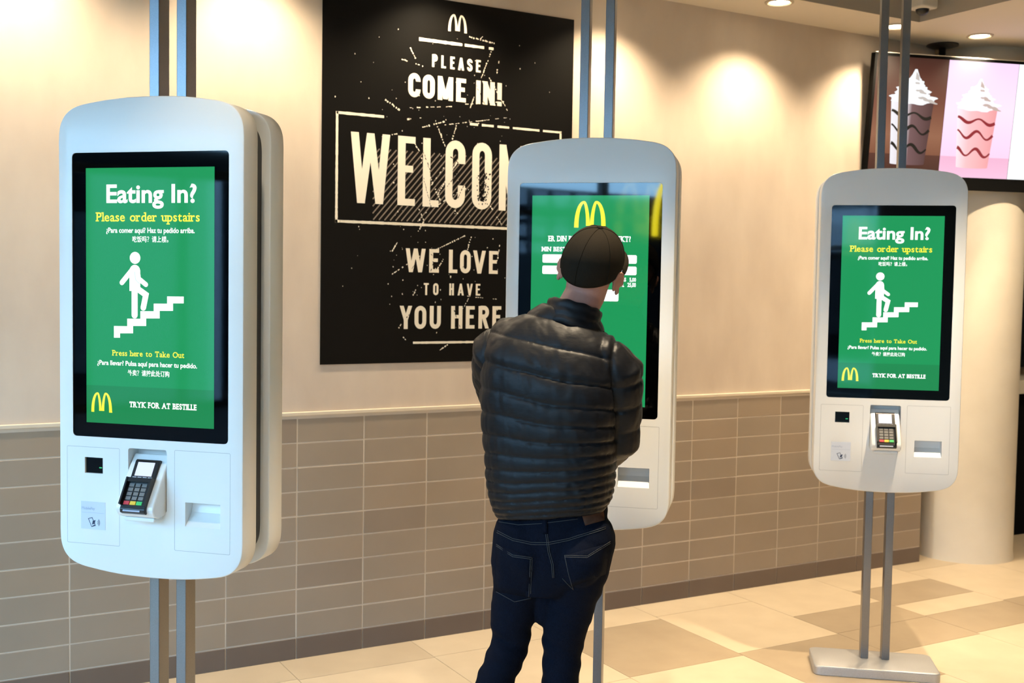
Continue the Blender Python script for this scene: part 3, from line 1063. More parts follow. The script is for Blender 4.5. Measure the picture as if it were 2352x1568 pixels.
q = catmull(QTR, 4)
OUT = [(x, z) for x, z in q] + [(-x, z) for x, z in q[::-1][1:]]
OUT = OUT + [(x, 2 * ZC - z) for x, z in OUT[::-1]]


def inset(pts, d):
    n = len(pts)
    r = []
    for i in range(n):
        a, c = Vector(pts[i - 1]), Vector(pts[(i + 1) % n])
        t = (c - a).normalized()
        nn = Vector((-t.y, t.x))          # inward for a counter-clockwise outline
        p = Vector(pts[i]) + nn * d
        r.append((p.x, p.y))
    return r


def shell_rings(y0, y1, r=0.005, front=True, back=True):
    prof = []
    if front:
        prof += [(r, y0), (r * 0.35, y0 + r * 0.35), (0, y0 + r)]
    else:
        prof += [(0, y0)]
    if back:
        prof += [(0, y1 - r), (r * 0.35, y1 - r * 0.35), (r, y1)]
    else:
        prof += [(0, y1)]
    return [[(x, y, z) for x, z in inset(OUT, d)] for d, y in prof]


def prism(pts, y0, y1):
    b = MB()
    b.loops([[(x, y0, z) for x, z in pts], [(x, y1, z) for x, z in pts]])
    return flip_out(b.build('cutter', M['white']))


def make_kiosk(loc, rz, label):
    k = tag(empty('order_kiosk', loc, rz), label, 'kiosk', 'white order kiosks')
    # ---- front shell with its openings
    b = MB()
    b.loops(shell_rings(0.0, 0.081))
    fr = flip_out(b.build('front_housing', M['white'], None))
    slot = [(0.1125, 0.9215), (0.2195, 0.9215), (0.2195, 0.9885), (0.1125, 0.9885)]
    b = MB()     # receipt chute: deep at the top, running out at the lower lip
    x0, x1 = 0.1125, 0.2195
    b.add([(x0, -0.01, 0.9215), (x1, -0.01, 0.9215), (x1, -0.01, 0.9885), (x0, -0.01, 0.9885),
           (x0, 0.0005, 0.9215), (x1, 0.0005, 0.9215), (x1, 0.042, 0.9885), (x0, 0.042, 0.9885),
           (x0, 0.034, 0.9560), (x1, 0.034, 0.9560)],
          [(0, 1, 2, 3), (0, 4, 5, 1), (4, 8, 9, 5), (8, 7, 6, 9), (3, 2, 6, 7), (0, 3, 7, 8, 4), (1, 5, 9, 6, 2)])
    c1 = flip_out(b.build('cutter', M['slot']))
    c2 = prism(rrect(-0.0655, 0.955, 0.0555, 1.129, 0.006, 3), -0.01, 0.05)
    c3 = prism([(-0.2045, 1.0515), (-0.1465, 1.0515), (-0.1465, 1.0965), (-0.2045, 1.0965)], -0.01, 0.03)
    c4 = prism(rrect(-0.2426, 1.1550, 0.2426, 1.9457, 0.012, 4), -0.01, 0.01)
    cut(fr, [c1, c2, c3, c4])
    sharp(fr, 30)
    fr.parent = k
    # ---- rear shell and spine
    b = MB()
    b.loops(shell_rings(0.155, 0.236))
    rr = sharp(flip_out(b.build('rear_housing', M['white'], k)), 30)
    b = MB()
    o2 = [(x * 0.90, ZC + (z - ZC) * 0.955) for x, z in OUT]
    b.loops([[(x, 0.0805, z) for x, z in o2], [(x, 0.1555, z) for x, z in o2]])
    sharp(flip_out(b.build('spine', M['spine'], k)), 30)
    # ---- posts and base
    for s in (-1, 1):
        b = MB()
        cx = 0.043 * s
        b.box((cx - 0.0155, 0.093, 0.04), (cx + 0.0155, 0.146, RZ - 0.002))
        bevel(b.build('post', M['steel'], k), 0.002)
    b = MB()
    rg = []
    for d, z in ((0.002, 0.0), (0.0, 0.003), (0.0, 0.034), (0.002, 0.038), (0.007, 0.040)):
        rg.append([(x, y, z) for x, y in rrect(-0.262 + d, -0.045 + d, 0.242 - d, 0.212 - d, 0.028, 5)])
    b.loops(rg)
    sharp(flip_out(b.build('base_plate', M['base'], k)), 22)
    # ---- scanner window, contactless label, access panels
    b = MB()
    b.box((-0.2042, 0.006, 1.0518), (-0.1468, 0.029, 1.0962))
    sw = b.build('scanner_window', M['glass'], k)
    b = MB()
    b.poly2(rrect(-0.1620, 1.066, -0.1525, 1.069, 0.001, 2), 0.0055)
    b.build('indicator_light', mat('green_led', (0, 0.02, 0), emit=(0.03, 0.55, 0.2), es=1.0), sw)
    b = MB()
    b.box((-0.2165, -0.0008, 0.8930), (-0.1385, 0.0005, 0.9712))
    lb = b.build('payment_label', M['label'], k)
    b = MB()
    ph = [(-0.1925, 0.9225), (-0.1805, 0.9262), (-0.1700, 0.9040), (-0.1820, 0.9003)]
    b.stroke(ph, 0.0018, -0.0012, 0, True)
    b.poly2([(-0.1785, 0.9170), (-0.1690, 0.9200), (-0.1735, 0.9085), (-0.1810, 0.9065)], -0.0012)
    b.poly2([(-0.1800, 0.9035), (-0.1710, 0.9062), (-0.1704, 0.9045), (-0.1794, 0.9015)], -0.0014)
    for r_ in (0.006, 0.0095, 0.013):
        b.stroke([(-0.1665 + r_ * math.cos(a) * 0.8, 0.9130 + r_ * math.sin(a)) for a in np.linspace(-0.8, 0.8, 7)], 0.0011, -0.0012)
    b.build('phone_symbol', M['ink'], lb)
    b = MB()
    text_mesh(b, 'MobilePay', -0.2135, -0.1715, 0.9485, -0.0012, 0.0075)
    b.stroke([(-0.2140, 0.9400), (-0.1410, 0.9400)], 0.0006, -0.0012)
    b.build('label_print', M['ink2'], lb)
    for nm, (xa, za, xb, zb) in (('left', (-0.2615, 0.851, -0.0930, 1.1255)), ('right', (0.0800, 0.853, 0.2490, 1.1305))):
        b = MB()
        b.stroke(rrect(xa, za, xb, zb, 0.003, 2), 0.0011, -0.0002, 0, True)
        b.build('access_panel_gap', M['seam'], k)
    # ---- card terminal cradle: a white wedge standing out of the recess
    xa, xb = -0.0640, 0.0520
    side = [(0.049, 1.100), (0.049, 0.957), (0.0, 0.947), (-0.030, 0.944), (-0.052, 0.952), (-0.062, 0.966), (-0.062, 0.976), (-0.055, 0.990), (0.005, 1.083), (0.030, 1.112)]
    b = MB()
    b.loops([[(x, y, z) for y, z in side] for x in (xa, xb)])
    cr = flip_out(b.build('terminal_cradle', M['white2'], k))
    bevel(cr, 0.006, 3, 25)
    b = MB()
    b.box((xa + 0.012, -0.040, 0.934), (xb - 0.010, 0.02, 0.946))
    bevel(b.build('cradle_lip', M['white2'], cr), 0.004, 2)
    # terminal: black body following the wedge slope
    p_low, p_hi = Vector((0, -0.0665, 0.962)), Vector((0, 0.012, 1.097))
    ax = (p_hi - p_low).normalized()
    nz = Vector((0, -ax.z, ax.y))            # outward from the slope
    L = (p_hi - p_low).length
    TM = Matrix(((1, 0, 0, -0.006), (0, ax.y, nz.y, p_low.y), (0, ax.z, nz.z, p_low.z), (0, 0, 0, 1)))
    xw = 0.0385

    def tb(name, mb, m, par, smooth=False):
        o = mb.build(name, m, par, smooth)
        o.data.transform(TM)
        return o
    # in terminal space: x across, y up the slope, z out
    pr = [(0.0, -0.006), (0.0, 0.006), (0.008, 0.0115), (0.09, 0.0125), (0.100, 0.006), (0.150, 0.006), (L, 0.003), (L, -0.006)]
    b = MB()
    b.loops([[(x, y, z) for y, z in pr] for x in (-xw, -xw * 0.0 + xw)])
    bod = flip_out(b.build('card_terminal', M['black'], k))
    bod.data.transform(TM)
    bevel(bod, 0.002, 2, 25)
    b = MB()
    for x in (-xw - 0.0005, xw - 0.0045):
        b.box((x, 0.018, 0.010), (x + 0.005, 0.096, 0.024))
    b.box((-xw, 0.084, 0.010), (xw, 0.096, 0.022))
    tb('keypad_shield', b, M['black'], bod)
    b = MB()
    b.box((-0.027, 0.106, 0.0055), (0.025, 0.146, 0.0075))
    tb('terminal_screen', b, M['lcd'], bod)
    b = MB()
    for i in range(4):
        b.box((-0.031 + i * 0.016, 0.0985, 0.006), (-0.019 + i * 0.016, 0.1025, 0.0085))
    tb('function_keys', b, M['label'], bod)
    b = MB()
    for i in range(3):
        for j in range(4):
            b.box((-0.028 + i * 0.0195, 0.034 + j * 0.0125, 0.011), (-0.013 + i * 0.0195, 0.0435 + j * 0.0125, 0.0145))
    tb('number_keys', b, M['key'], bod)
    for i, (nm, m_) in enumerate((('red_key', 'red'), ('yellow_key', 'yel'), ('green_key', 'grn'))):
        b = MB()
        b.box((-0.029 + i * 0.0195, 0.020, 0.011), (-0.012 + i * 0.0195, 0.030, 0.0155))
        tb(nm, b, M[m_], bod)
    b = MB()
    b.box((-0.028, 0.002, 0.0075), (0.024, 0.0065, 0.0105))
    tb('card_slot', b, M['ink2'], bod)
    return k


def make_screen(k, kind):
    b = MB()
    pts = rrect(-0.2421, 1.1555, 0.2421, 1.9452, 0.012, 4)
    b.loops([[(x, 0.0012, z) for x, z in pts], [(x, 0.0095, z) for x, z in pts]])
    ts = flip_out(b.build('touchscreen', M['glass'], k))
    z0, z1 = 1.1951, 1.9031
    Yd = 0.0006
    b = MB()
    if kind == 'eat':
        b.poly2([(-0.1985, 1.300), (0.1995, 1.300), (0.1995, z1), (-0.1985, z1)], Yd)
        b.poly2([(-0.1985, z0), (0.1995, z0), (0.1995, 1.300), (-0.1985, 1.300)], Yd, 1)
    else:
        b.poly2([(-0.1985, z0), (0.1995, z0), (0.1995, z1), (-0.1985, z1)], Yd)
    b.build('display', [M['green'], M['green_low']], ts)
    Yt = 0.0001
    if kind == 'eat':
        w = MB()
        text_mesh(w, 'Eating In?', -0.1329, 0.1458, 1.8083, Yt, 0.0475, 0.024)
        w.build('headline_text', M['scr_white'], ts)
        y = MB()
        slab_text(y, 'Please order upstairs', -0.1645, 0.1554, 1.7566, 0.0240, Yt, 0, 0.016)
        y.build('order_upstairs_text', M['scr_yellow'], ts)
        w = MB()
        text_mesh(w, '¿Para comer aquí? Haz tu pedido arriba.', -0.1337, 0.1404, 1.7252, Yt, 0.0135, 0.022)
        w.build('spanish_text', M['scr_white'], ts)
        w = MB()
        text_mesh(w, '吃饭吗？请上楼。', -0.0514, 0.0600, 1.7008, Yt, 0.0125, 0.012)
        w.build('chinese_text', M['scr_white'], ts)
        y = MB()
        slab_text(y, 'Press here to Take Out', -0.1148, 0.1089, 1.3854, 0.0148, Yt, 0, 0.016)
        y.build('press_here_text', M['scr_yellow'], ts)
        w = MB()
        text_mesh(w, '¿Para llevar? Pulsa aquí para hacer tu pedido.', -0.1631, 0.1481, 1.3584, Yt, 0.0125, 0.022)
        w.build('spanish_text', M['scr_white'], ts)
        w = MB()
        text_mesh(w, '外卖？请按此处订购', -0.0668, 0.0633, 1.3325, Yt, 0.0120, 0.012)
        w.build('chinese_text', M['scr_white'], ts)
        w = MB()
        slab_text(w, 'TRYK FOR AT BESTILLE', -0.0614, 0.1469, 1.2440, 0.0145, Yt, 0, 0.035)
        w.build('instruction_text', M['scr_white'], ts)
        y = MB()
        arches(y, -0.1810, -0.1184, 1.2252, 1.2795, Yt, 0, 1.0)
        y.poly2([(-0.1172 + 0.0018 * math.cos(a), 1.2268 + 0.0018 * math.sin(a)) for a in np.linspace(0, 6.28, 9)[:-1]], Yt)
        y.build('arches_logo', M['scr_yellow'], ts)
        # climbing figure and stair
        p = MB()
        p.poly2([(-0.1100, 1.4672), (-0.0680, 1.4678), (-0.0680, 1.4886), (-0.0266, 1.4892), (-0.0266, 1.5102), (0.0148, 1.5108), (0.0148, 1.5318), (0.0562, 1.5324), (0.0562, 1.5523), (0.1073, 1.5528),
                 (0.1073, 1.5342), (0.0745, 1.5337), (0.0745, 1.5132), (0.0333, 1.5123), (0.0333, 1.4915), (-0.0086, 1.4905), (-0.0086, 1.4698), (-0.0496, 1.4688), (-0.0496, 1.4485), (-0.0906, 1.4474), (-0.0906, 1.4352), (-0.1100, 1.4347)][::-1], Yt)
        p.poly2([(-0.0432 + 0.0166 * math.cos(a), 1.6563 + 0.0165 * math.sin(a)) for a in np.linspace(0, 2 * PI, 25)[:-1]], Yt)

        def cap_stroke(pts, wd):
            p.stroke(pts, wd, Yt)
            for e_ in (pts[0], pts[-1]):
                p.poly2([(e_[0] + wd / 2 * math.cos(a), e_[1] + wd / 2 * math.sin(a)) for a in np.linspace(0, 2 * PI, 15)[:-1]], Yt - 0.00002)
        p.poly2([(-0.0608, 1.5652), (-0.0270, 1.5652), (-0.0270, 1.618)] + [(-0.0438 + 0.0168 * math.cos(a), 1.620 + 0.0175 * math.sin(a)) for a in np.linspace(0.1, PI - 0.1, 9)] + [(-0.0608, 1.618)], Yt)
        cap_stroke([(-0.0545, 1.6210), (-0.0845, 1.5880)], 0.0145)
        cap_stroke([(-0.0345, 1.6180), (-0.0318, 1.5995), (-0.0095, 1.5835)], 0.0135)
        cap_stroke([(-0.0447, 1.5750), (-0.0447, 1.4990)], 0.0190)
        cap_stroke([(-0.0360, 1.5720), (-0.0095, 1.5555), (-0.0175, 1.5200)], 0.0170)
        p.build('stair_pictogram', M['scr_white'], ts)
        p = MB()
        p.stroke([(-0.0450, 1.6190), (-0.0428, 1.6050), (-0.0405, 1.5955), (-0.0300, 1.5860)], 0.0018, Yt - 0.00008)
        p.build('pictogram_outline', mat('pale_teal', (0.01, 0.01, 0.01), 0.05, emit=(0.45, 0.80, 0.72)), ts)
    else:
        y = MB()
        arches(y, -0.0500, 0.0515, 1.7950, 1.8830, Yt, 0, 1.0)
        y.build('arches_logo', M['scr_yellow'], ts)
        w = MB()
        slab_text(w, 'ER DIN BESTILLING KORREKT?', -0.1404, 0.1400, 1.7490, 0.0172, Yt, 0, 0.035)
        w.build('question_text', M['scr_white'], ts)
        w = MB()
        slab_text(w, 'MIN BESTILLING', -0.1629, -0.020, 1.7148, 0.0142, Yt, 0, 0.035)
        w.build('order_heading', M['scr_white'], ts)
        for za, zb in ((1.6755, 1.7042), (1.6372, 1.6660)):
            w = MB()
            w.poly2(rrect(-0.1598, za, 0.1617, zb, 0.005, 4), Yt)
            w.build('order_line_box', M['scr_white'], ts)
        w = MB()
        text_mesh(w, 'MOMS', 0.0950, 0.1270, 1.6160, Yt, 0.0120, 0.035)
        w.build('tax_text', M['scr_white'], ts)
        w = MB()
        text_mesh(w, '5,00', 0.1385, 0.1605, 1.6160, Yt, 0.0120, 0.035)
        w.build('tax_amount', M['scr_white'], ts)
        w = MB()
        text_mesh(w, 'TOTAL', 0.0900, 0.1210, 1.5982, Yt, 0.0130, 0.035)
        w.build('total_text', M['scr_white'], ts)
        w = MB()
        text_mesh(w, '25,00', 0.1320, 0.1605, 1.5982, Yt, 0.0130, 0.035)
        w.build('total_amount', M['scr_white'], ts)
        w = MB()
        w.poly2(rrect(-0.010, 1.5484, 0.1028, 1.5876, 0.005, 4), Yt)
        w.build('button_box', M['scr_white'], ts)


def copy_parts(src, dst):
    for ch in src.children:
        c = ch.copy()
        C.objects.link(c)
        c.parent = dst
        copy_parts(ch, c)


K_POS = (((0.65064, -1.34963), -0.77568), ((2.09361, -1.34739), -0.73912), ((3.6023, -1.29736), -0.68614))
k1 = make_kiosk((*K_POS[0][0], 0), K_POS[0][1], 'white order kiosk nearest the camera, left of the black poster, showing Eating In')
k2 = empty('order_kiosk', (*K_POS[1][0], 0), K_POS[1][1])
tag(k2, 'white order kiosk in the middle, its screen facing the person in the black cap', 'kiosk', 'white order kiosks')
copy_parts(k1, k2)
make_screen(k2, 'order')
make_screen(k1, 'eat')
k3 = empty('order_kiosk', (*K_POS[2][0], 0), K_POS[2][1])
tag(k3, 'white order kiosk farthest away, on a silver base plate before the round column', 'kiosk', 'white order kiosks')
copy_parts(k1, k3)

# ================================================================== PERSON
def capsule(mb, pts, rads, n=18, flat=None):
    """chain of round sections with domed ends; flat=(axis vector, factor) squashes the sections along an axis"""
    P = [Vector(p) for p in pts]
    t0, t1 = (P[1] - P[0]).normalized(), (P[-1] - P[-2]).normalized()
    seq = []
    for a in (80, 60, 40, 20):
        seq.append((P[0] - t0 * rads[0] * math.sin(math.radians(a)), rads[0] * math.cos(math.radians(a)), t0))
    for i, p in enumerate(P):
        t = (P[min(i + 1, len(P) - 1)] - P[max(i - 1, 0)]).normalized()
        seq.append((p, rads[i], t))
    for a in (20, 40, 60, 80):
        seq.append((P[-1] + t1 * rads[-1] * math.sin(math.radians(a)), rads[-1] * math.cos(math.radians(a)), t1))
    rings, ref = [], None
    for c, r, t in seq:
        if ref is None:
            ref = Vector((0, 1, 0)) if abs(t.y) < 0.9 else Vector((1, 0, 0))
        a = (ref - t * ref.dot(t)).normalized()
        bb_ = t.cross(a)
        ref = a
        ring = []
        for k in range(n):
            off = (a * math.cos(2 * PI * k / n) + bb_ * math.sin(2 * PI * k / n)) * r
            if flat:
                ax = Vector(flat[0]).normalized()
                off -= ax * off.dot(ax) * (1 - flat[1])
            ring.append(c + off)
        rings.append(ring)
    mb.loops(rings)


def ellipsoid(mb, c, r, mtx=None, nu=28, nv=16):
    mtx = mtx or Matrix.Identity(3)
    rings = []
    for j in range(1, nv):
        v = -PI / 2 + PI * j / nv
        rings.append([Vector(c) + mtx @ Vector((r[0] * math.cos(v) * math.cos(2 * PI * i / nu), r[1] * math.cos(v) * math.sin(2 * PI * i / nu), r[2] * math.sin(v))) for i in range(nu)])
    mb.loops(rings)


def smooth_mesh(me, it, lam=0.5):
    n = len(me.vertices)
    co = np.empty(n * 3)
    me.vertices.foreach_get('co', co)
    co = co.reshape(-1, 3)
    ed = np.empty(len(me.edges) * 2, dtype=np.int64)
    me.edges.foreach_get('vertices', ed)
    ed = ed.reshape(-1, 2)
    deg = np.bincount(ed.ravel(), minlength=n).astype(float)[:, None]
    for i in range(it):
        acc = np.zeros_like(co)
        np.add.at(acc, ed[:, 0], co[ed[:, 1]])
        np.add.at(acc, ed[:, 1], co[ed[:, 0]])
        l = lam if i % 2 == 0 else -lam * 1.04
        co += (acc / deg - co) * l
    me.vertices.foreach_set('co', co.ravel())
    me.update()
    return co


def fused(name, mb, m, parent, voxel, it):
    o = mb.build(name, m, parent)
    flip_out(o)
    r = o.modifiers.new('r', 'REMESH')
    r.mode, r.voxel_size = 'VOXEL', voxel
    apply_mods(o)
    o.data.polygons.foreach_set('use_smooth', [True] * len(o.data.polygons))
    if len(o.data.materials) == 0:
        o.data.materials.append(m)
    smooth_mesh(o.data, it)
    return o


def verts_normals(me):
    n = len(me.vertices)
    co, no = np.empty(n * 3), np.empty(n * 3)
    me.vertices.foreach_get('co', co)
    me.vertices.foreach_get('normal', no)
    return co.reshape(-1, 3), no.reshape(-1, 3)


PORG, PROT = Vector((1.73401, -1.76832, 0)), -0.51599


def sstep(a, b_, x):
    t = np.clip((x - a) / (b_ - a), 0, 1)
    return t * t * (3 - 2 * t)


# --- pose (x to the right of the picture, y away from the camera, z up)
SH_L, EL_L, WR_L = Vector((-0.180, 0.035, 1.415)), Vector((-0.190, 0.20, 1.265)), Vector((-0.075, 0.405, 1.365))
SH_R, EL_R, WR_R = Vector((0.150, -0.035, 1.365)), Vector((0.168, 0.02, 1.150)), Vector((0.075, 0.20, 1.015))
HIP_L, KN_L, AN_L = Vector((-0.098, 0.015, 0.875)), Vector((-0.140, 0.035, 0.535)), Vector((-0.335, -0.16, 0.095))
HIP_R, KN_R, AN_R = Vector((0.062, -0.02, 0.875)), Vector((0.015, 0.030, 0.50)), Vector((-0.015, 0.02, 0.095))
HC = Vector((0.075, 0.015, 1.638))
HM = Matrix.Rotation(math.radians(-13), 3, 'Z') @ Matrix.Rotation(math.radians(20), 3, 'X') @ Matrix.Rotation(math.radians(14), 3, 'Y')
hp = lambda x, y, z: HC + HM @ Vector((x, y, z))
NECK0 = Vector((0.010, -0.005, 1.45))

bm_ = MB()
# skull, jaw and face
ellipsoid(bm_, hp(0, -0.004, 0.042), (0.0765, 0.0965, 0.092), HM)
ellipsoid(bm_, hp(0, 0.034, -0.030), (0.060, 0.060, 0.075), HM)
ellipsoid(bm_, hp(0, 0.058, -0.078), (0.040, 0.040, 0.030), HM)
for s in (-1, 1):
    ellipsoid(bm_, hp(0.036 * s, 0.062, -0.026), (0.026, 0.023, 0.026), HM)            # cheek
    capsule(bm_, [hp(0.048 * s, 0.072, 0.026), hp(0.020 * s, 0.088, 0.023)], [0.0065, 0.0075], 12)   # brow
    capsule(bm_, [hp(0.020 * s, 0.084, -0.005), hp(0.042 * s, 0.076, -0.003)], [0.0065, 0.006], 10)  # lower lid
    ellipsoid(bm_, hp(0.011 * s, 0.101, -0.030), (0.0085, 0.010, 0.008), HM)           # nostril wing
    # ear: shell, rim and lobe, standing off the head
    em = HM @ Matrix.Rotation(math.radians(-34 * s), 3, 'Z')
    ec = hp(0.0845 * s, -0.016, -0.004)
    ellipsoid(bm_, ec, (0.0055, 0.017, 0.026), em)
    rim = [ec + em @ Vector((0.003 * s, 0.019 * math.cos(a) - 0.002, 0.031 * math.sin(a) + 0.001)) for a in np.linspace(-0.3, 3.9, 15)]
    capsule(bm_, rim, [0.0048] * 15, 10)
    ellipsoid(bm_, ec + em @ Vector((0.001 * s, 0.004, -0.028)), (0.0055, 0.009, 0.011), em)
capsule(bm_, [hp(0, 0.092, 0.026), hp(0, 0.108, -0.010), hp(0, 0.114, -0.024)], [0.009, 0.0105, 0.0115], 12)
capsule(bm_, [hp(-0.020, 0.091, -0.056), hp(0, 0.100, -0.053), hp(0.021, 0.091, -0.057)], [0.0055, 0.0085, 0.0055], 10)
capsule(bm_, [hp(-0.017, 0.090, -0.065), hp(0, 0.097, -0.0695), hp(0.017, 0.090, -0.068)], [0.0055, 0.009, 0.0055], 10)
# neck and trunk
capsule(bm_, [hp(0, -0.022, 0.0), hp(0, -0.030, -0.060), Vector((0.030, -0.012, 1.52)), NECK0], [0.064, 0.059, 0.060, 0.070], 24)
TR = [(0.86, -0.020, 0.128, 0.090), (0.95, -0.020, 0.126, 0.086), (1.05, -0.026, 0.140, 0.092), (1.18, -0.030, 0.160, 0.105), (1.30, -0.028, 0.172, 0.108), (1.40, -0.018, 0.165, 0.095), (1.455, -0.002, 0.10, 0.07)]
BR = Matrix.Rotation(math.radians(-14), 3, 'Z')
bm_.loops([[Vector((cx, 0.01, z)) + BR @ Vector((a * math.cos(2 * PI * k / 32), d * math.sin(2 * PI * k / 32), 0)) for k in range(32)] for z, cx, a, d in TR])
capsule(bm_, [SH_L, EL_L, WR_L], [0.050, 0.040, 0.027])
capsule(bm_, [SH_R, EL_R, WR_R], [0.050, 0.040, 0.027])
capsule(bm_, [HIP_L + Vector((0, 0, 0.03)), (HIP_L + KN_L) / 2, KN_L, (KN_L * 0.65 + AN_L * 0.35), AN_L], [0.070, 0.056, 0.043, 0.040, 0.032])
capsule(bm_, [HIP_R + Vector((0, 0, 0.03)), (HIP_R + KN_R) / 2, KN_R, (KN_R * 0.65 + AN_R * 0.35), AN_R], [0.070, 0.056, 0.043, 0.040, 0.032])
# feet
FT_L, FT_R = Vector((-0.335, 0.00, 0)), Vector((0.055, 0.20, 0))
capsule(bm_, [AN_L + Vector((0, -0.02, -0.045)), AN_L + Vector((-0.02, 0.07, -0.055)), AN_L + Vector((-0.04, 0.14, -0.065))], [0.032, 0.034, 0.024])
capsule(bm_, [AN_R + Vector((0, -0.02, -0.045)), AN_R + Vector((0.03, 0.07, -0.055)), AN_R + Vector((0.05, 0.15, -0.065))], [0.032, 0.034, 0.024])


def hand(mb, wrist, d, nrm, side, curls, thumb_out=0.75):
    """palm, four jointed fingers and a thumb; d along the fingers, nrm out of the back of the hand, side towards the thumb"""
    d, nrm, side = Vector(d).normalized(), Vector(nrm).normalized(), Vector(side).normalized()
    lens = (0.071, 0.079, 0.073, 0.057)
    rad = (0.0086, 0.0089, 0.0084, 0.0075)
    for i in range(4):
        lat = 0.031 - 0.0207 * i
        kn = wrist + d * (0.086 - 0.004 * abs(i - 1)) + side * lat
        capsule(mb, [wrist + d * 0.005 + side * lat * 0.55, wrist + d * 0.045 + side * lat * 0.85, kn], [0.0135, 0.0145, 0.0115], 12)
        p, ang = kn, 0.0
        chain = [kn]
        dd = (d + side * 0.05 * (1.5 - i)).normalized()
        for seg, f in enumerate((0.45, 0.31, 0.24)):
            ang += curls[i] * (0.8, 1.0, 0.7)[seg]
            p = p + (dd * math.cos(ang) - nrm * math.sin(ang)) * lens[i] * f
            chain.append(p)
        capsule(mb, chain, [rad[i] * 1.08, rad[i] * 1.02, rad[i] * 0.94, rad[i] * 0.82], 12)
    b0 = wrist + d * 0.022 + side * 0.024 - nrm * 0.006
    b1 = b0 + (d * 0.62 + side * thumb_out - nrm * 0.25).normalized() * 0.044
    b2 = b1 + (d * 0.85 + side * 0.42 - nrm * 0.25).normalized() * 0.033
    b3 = b2 + (d * 0.95 + side * 0.12 - nrm * 0.25).normalized() * 0.026
    capsule(mb, [b0, b1, b2, b3], [0.0145, 0.0115, 0.0102, 0.0085], 12)


hand(bm_, WR_L, (0.12, 1, 0.28), (-0.05, -0.27, 1), (1, -0.1, 0), (0.10, 0.75, 0.85, 0.9))
hand(bm_, WR_R, (-0.25, 0.85, -0.15), (1, 0.25, 0.1), (0, 0.15, 1), (0.45, 0.5, 0.55, 0.6))
person = fused('person', bm_, M['skin'], None, 0.0042, 6)
person.location, person.rotation_euler = PORG, (0, 0, PROT)
tag(person, 'person in a black cap, quilted jacket and dark jeans using the middle kiosk', 'person')
for s in (-1, 1):
    b = MB()
    ellipsoid(b, hp(0.031 * s, 0.0775, 0.009), (0.0122, 0.0122, 0.0112), HM, 16, 10)
    ey = flip_out(b.build('eye', M['eye'], person, True))
    b = MB()
    ellipsoid(b, hp(0.031 * s, 0.0873, 0.009), (0.0054, 0.0032, 0.0054), HM, 12, 8)
    flip_out(b.build('iris', M['iris'], ey, True))
# cropped hair just under the edge of the cap
b = MB()
rings = []
for zz in np.linspace(-0.032, 0.03, 6):
    ring = []
    for a in np.linspace(math.radians(158), math.radians(382), 34):
        f = math.sqrt(max(0.05, 1 - ((zz - 0.042) / 0.0945) ** 2))
        fr_ = max(0.0, math.sin(a) + 0.05)          # shorter in front of the ears
        z2 = zz + (0.03 - zz) * min(1.0, fr_ * 3.2)
        f = math.sqrt(max(0.05, 1 - ((z2 - 0.042) / 0.0945) ** 2))
        ring.append(hp(0.0785 * f * math.cos(a), -0.004 + 0.0985 * f * math.sin(a), z2))
    rings.append(ring)
b.loops(rings, False, False, 0, False)
b.build('hair', mat('cropped_hair', (0.10, 0.055, 0.042), 0.8), person, True)

# --- cap
cap_ = MB()
CAPM = HM @ Matrix.Rotation(math.radians(-16), 3, 'Z')      # worn a little askew
hpc = lambda x, y, z: HC + CAPM @ Vector((x, y, z))
cap_lo = lambda a: 0.016 + 0.030 * math.sin(a)          # rim height: low behind, higher on the forehead


def cap_pt(a, t, grow=0.0):
    """a around the head, t from rim (0) to crown (1)"""
    zb_ = cap_lo(a)
    v0 = math.asin(max(-0.9, min(0.9, (zb_ - 0.035) / 0.105)))
    v = v0 + (PI / 2 - v0) * t
    c_, s_ = math.cos(v), math.sin(v)
    ribs = 1 - 0.008 * abs(math.cos(3 * a)) ** 14 * (1 - t)
    return hpc((0.0865 + grow) * abs(c_) ** 0.86 * math.cos(a) * ribs, -0.004 + (0.1075 + grow) * abs(c_) ** 0.86 * math.sin(a) * ribs, 0.035 + (0.105 + grow) * s_)


nA = 72
rings = [[cap_pt(2 * PI * k / nA, 0.02, -0.004) for k in range(nA)], [cap_pt(2 * PI * k / nA, 0.0, -0.003) for k in range(nA)]]
for t in np.linspace(0, 0.985, 22):
    rings.append([cap_pt(2 * PI * k / nA, t) for k in range(nA)])
cap_.loops(rings, False, True)
cp = flip_out(cap_.build('baseball_cap', M['cap'], person, True))
b = MB()
top = hpc(0, -0.004, 0.1405)
ellipsoid(b, top, (0.0085, 0.0085, 0.0065), HM, 14, 8)
flip_out(b.build('cap_button', M['cap'], cp, True))
b = MB()
for k in range(6):
    a = PI / 6 + k * PI / 3
    b.tube([cap_pt(a, t, 0.0006) for t in np.linspace(0.02, 0.97, 18)], 0.0011, 6)
b.build('cap_seams', M['cap'], cp, True)
b = MB()
vr = []
for off in (0.0, 0.0035):
    for j in range(7):
        u = j / 6
        row = []
        for i in range(25):
            a = math.radians(22 + 136 * i / 24)
            R1 = 0.1 + u * 0.076 * math.sin(math.radians(180 * i / 24)) ** 0.55
            x_ = 0.0865 * math.cos(a) * (1 + 0.06 * u)
            y_ = -0.004 + 0.1075 * math.sin(a) + (R1 - 0.1)
            z_ = cap_lo(a) - 0.002 - 0.55 * (x_ ** 2) * 3.0 * (0.35 + 0.65 * u) - 0.16 * u * 0.068 + off
            row.append(hpc(x_, y_, z_))
        vr.append(row)
n_ = 25
vs = [p for r in vr for p in r]
fs = []
for L_ in (0, 7):
    for j in range(6):
        for i in range(n_ - 1):
            a0 = (L_ + j) * n_ + i
            fs.append((a0, a0 + 1, a0 + n_ + 1, a0 + n_) if L_ else (a0, a0 + n_, a0 + n_ + 1, a0 + 1))
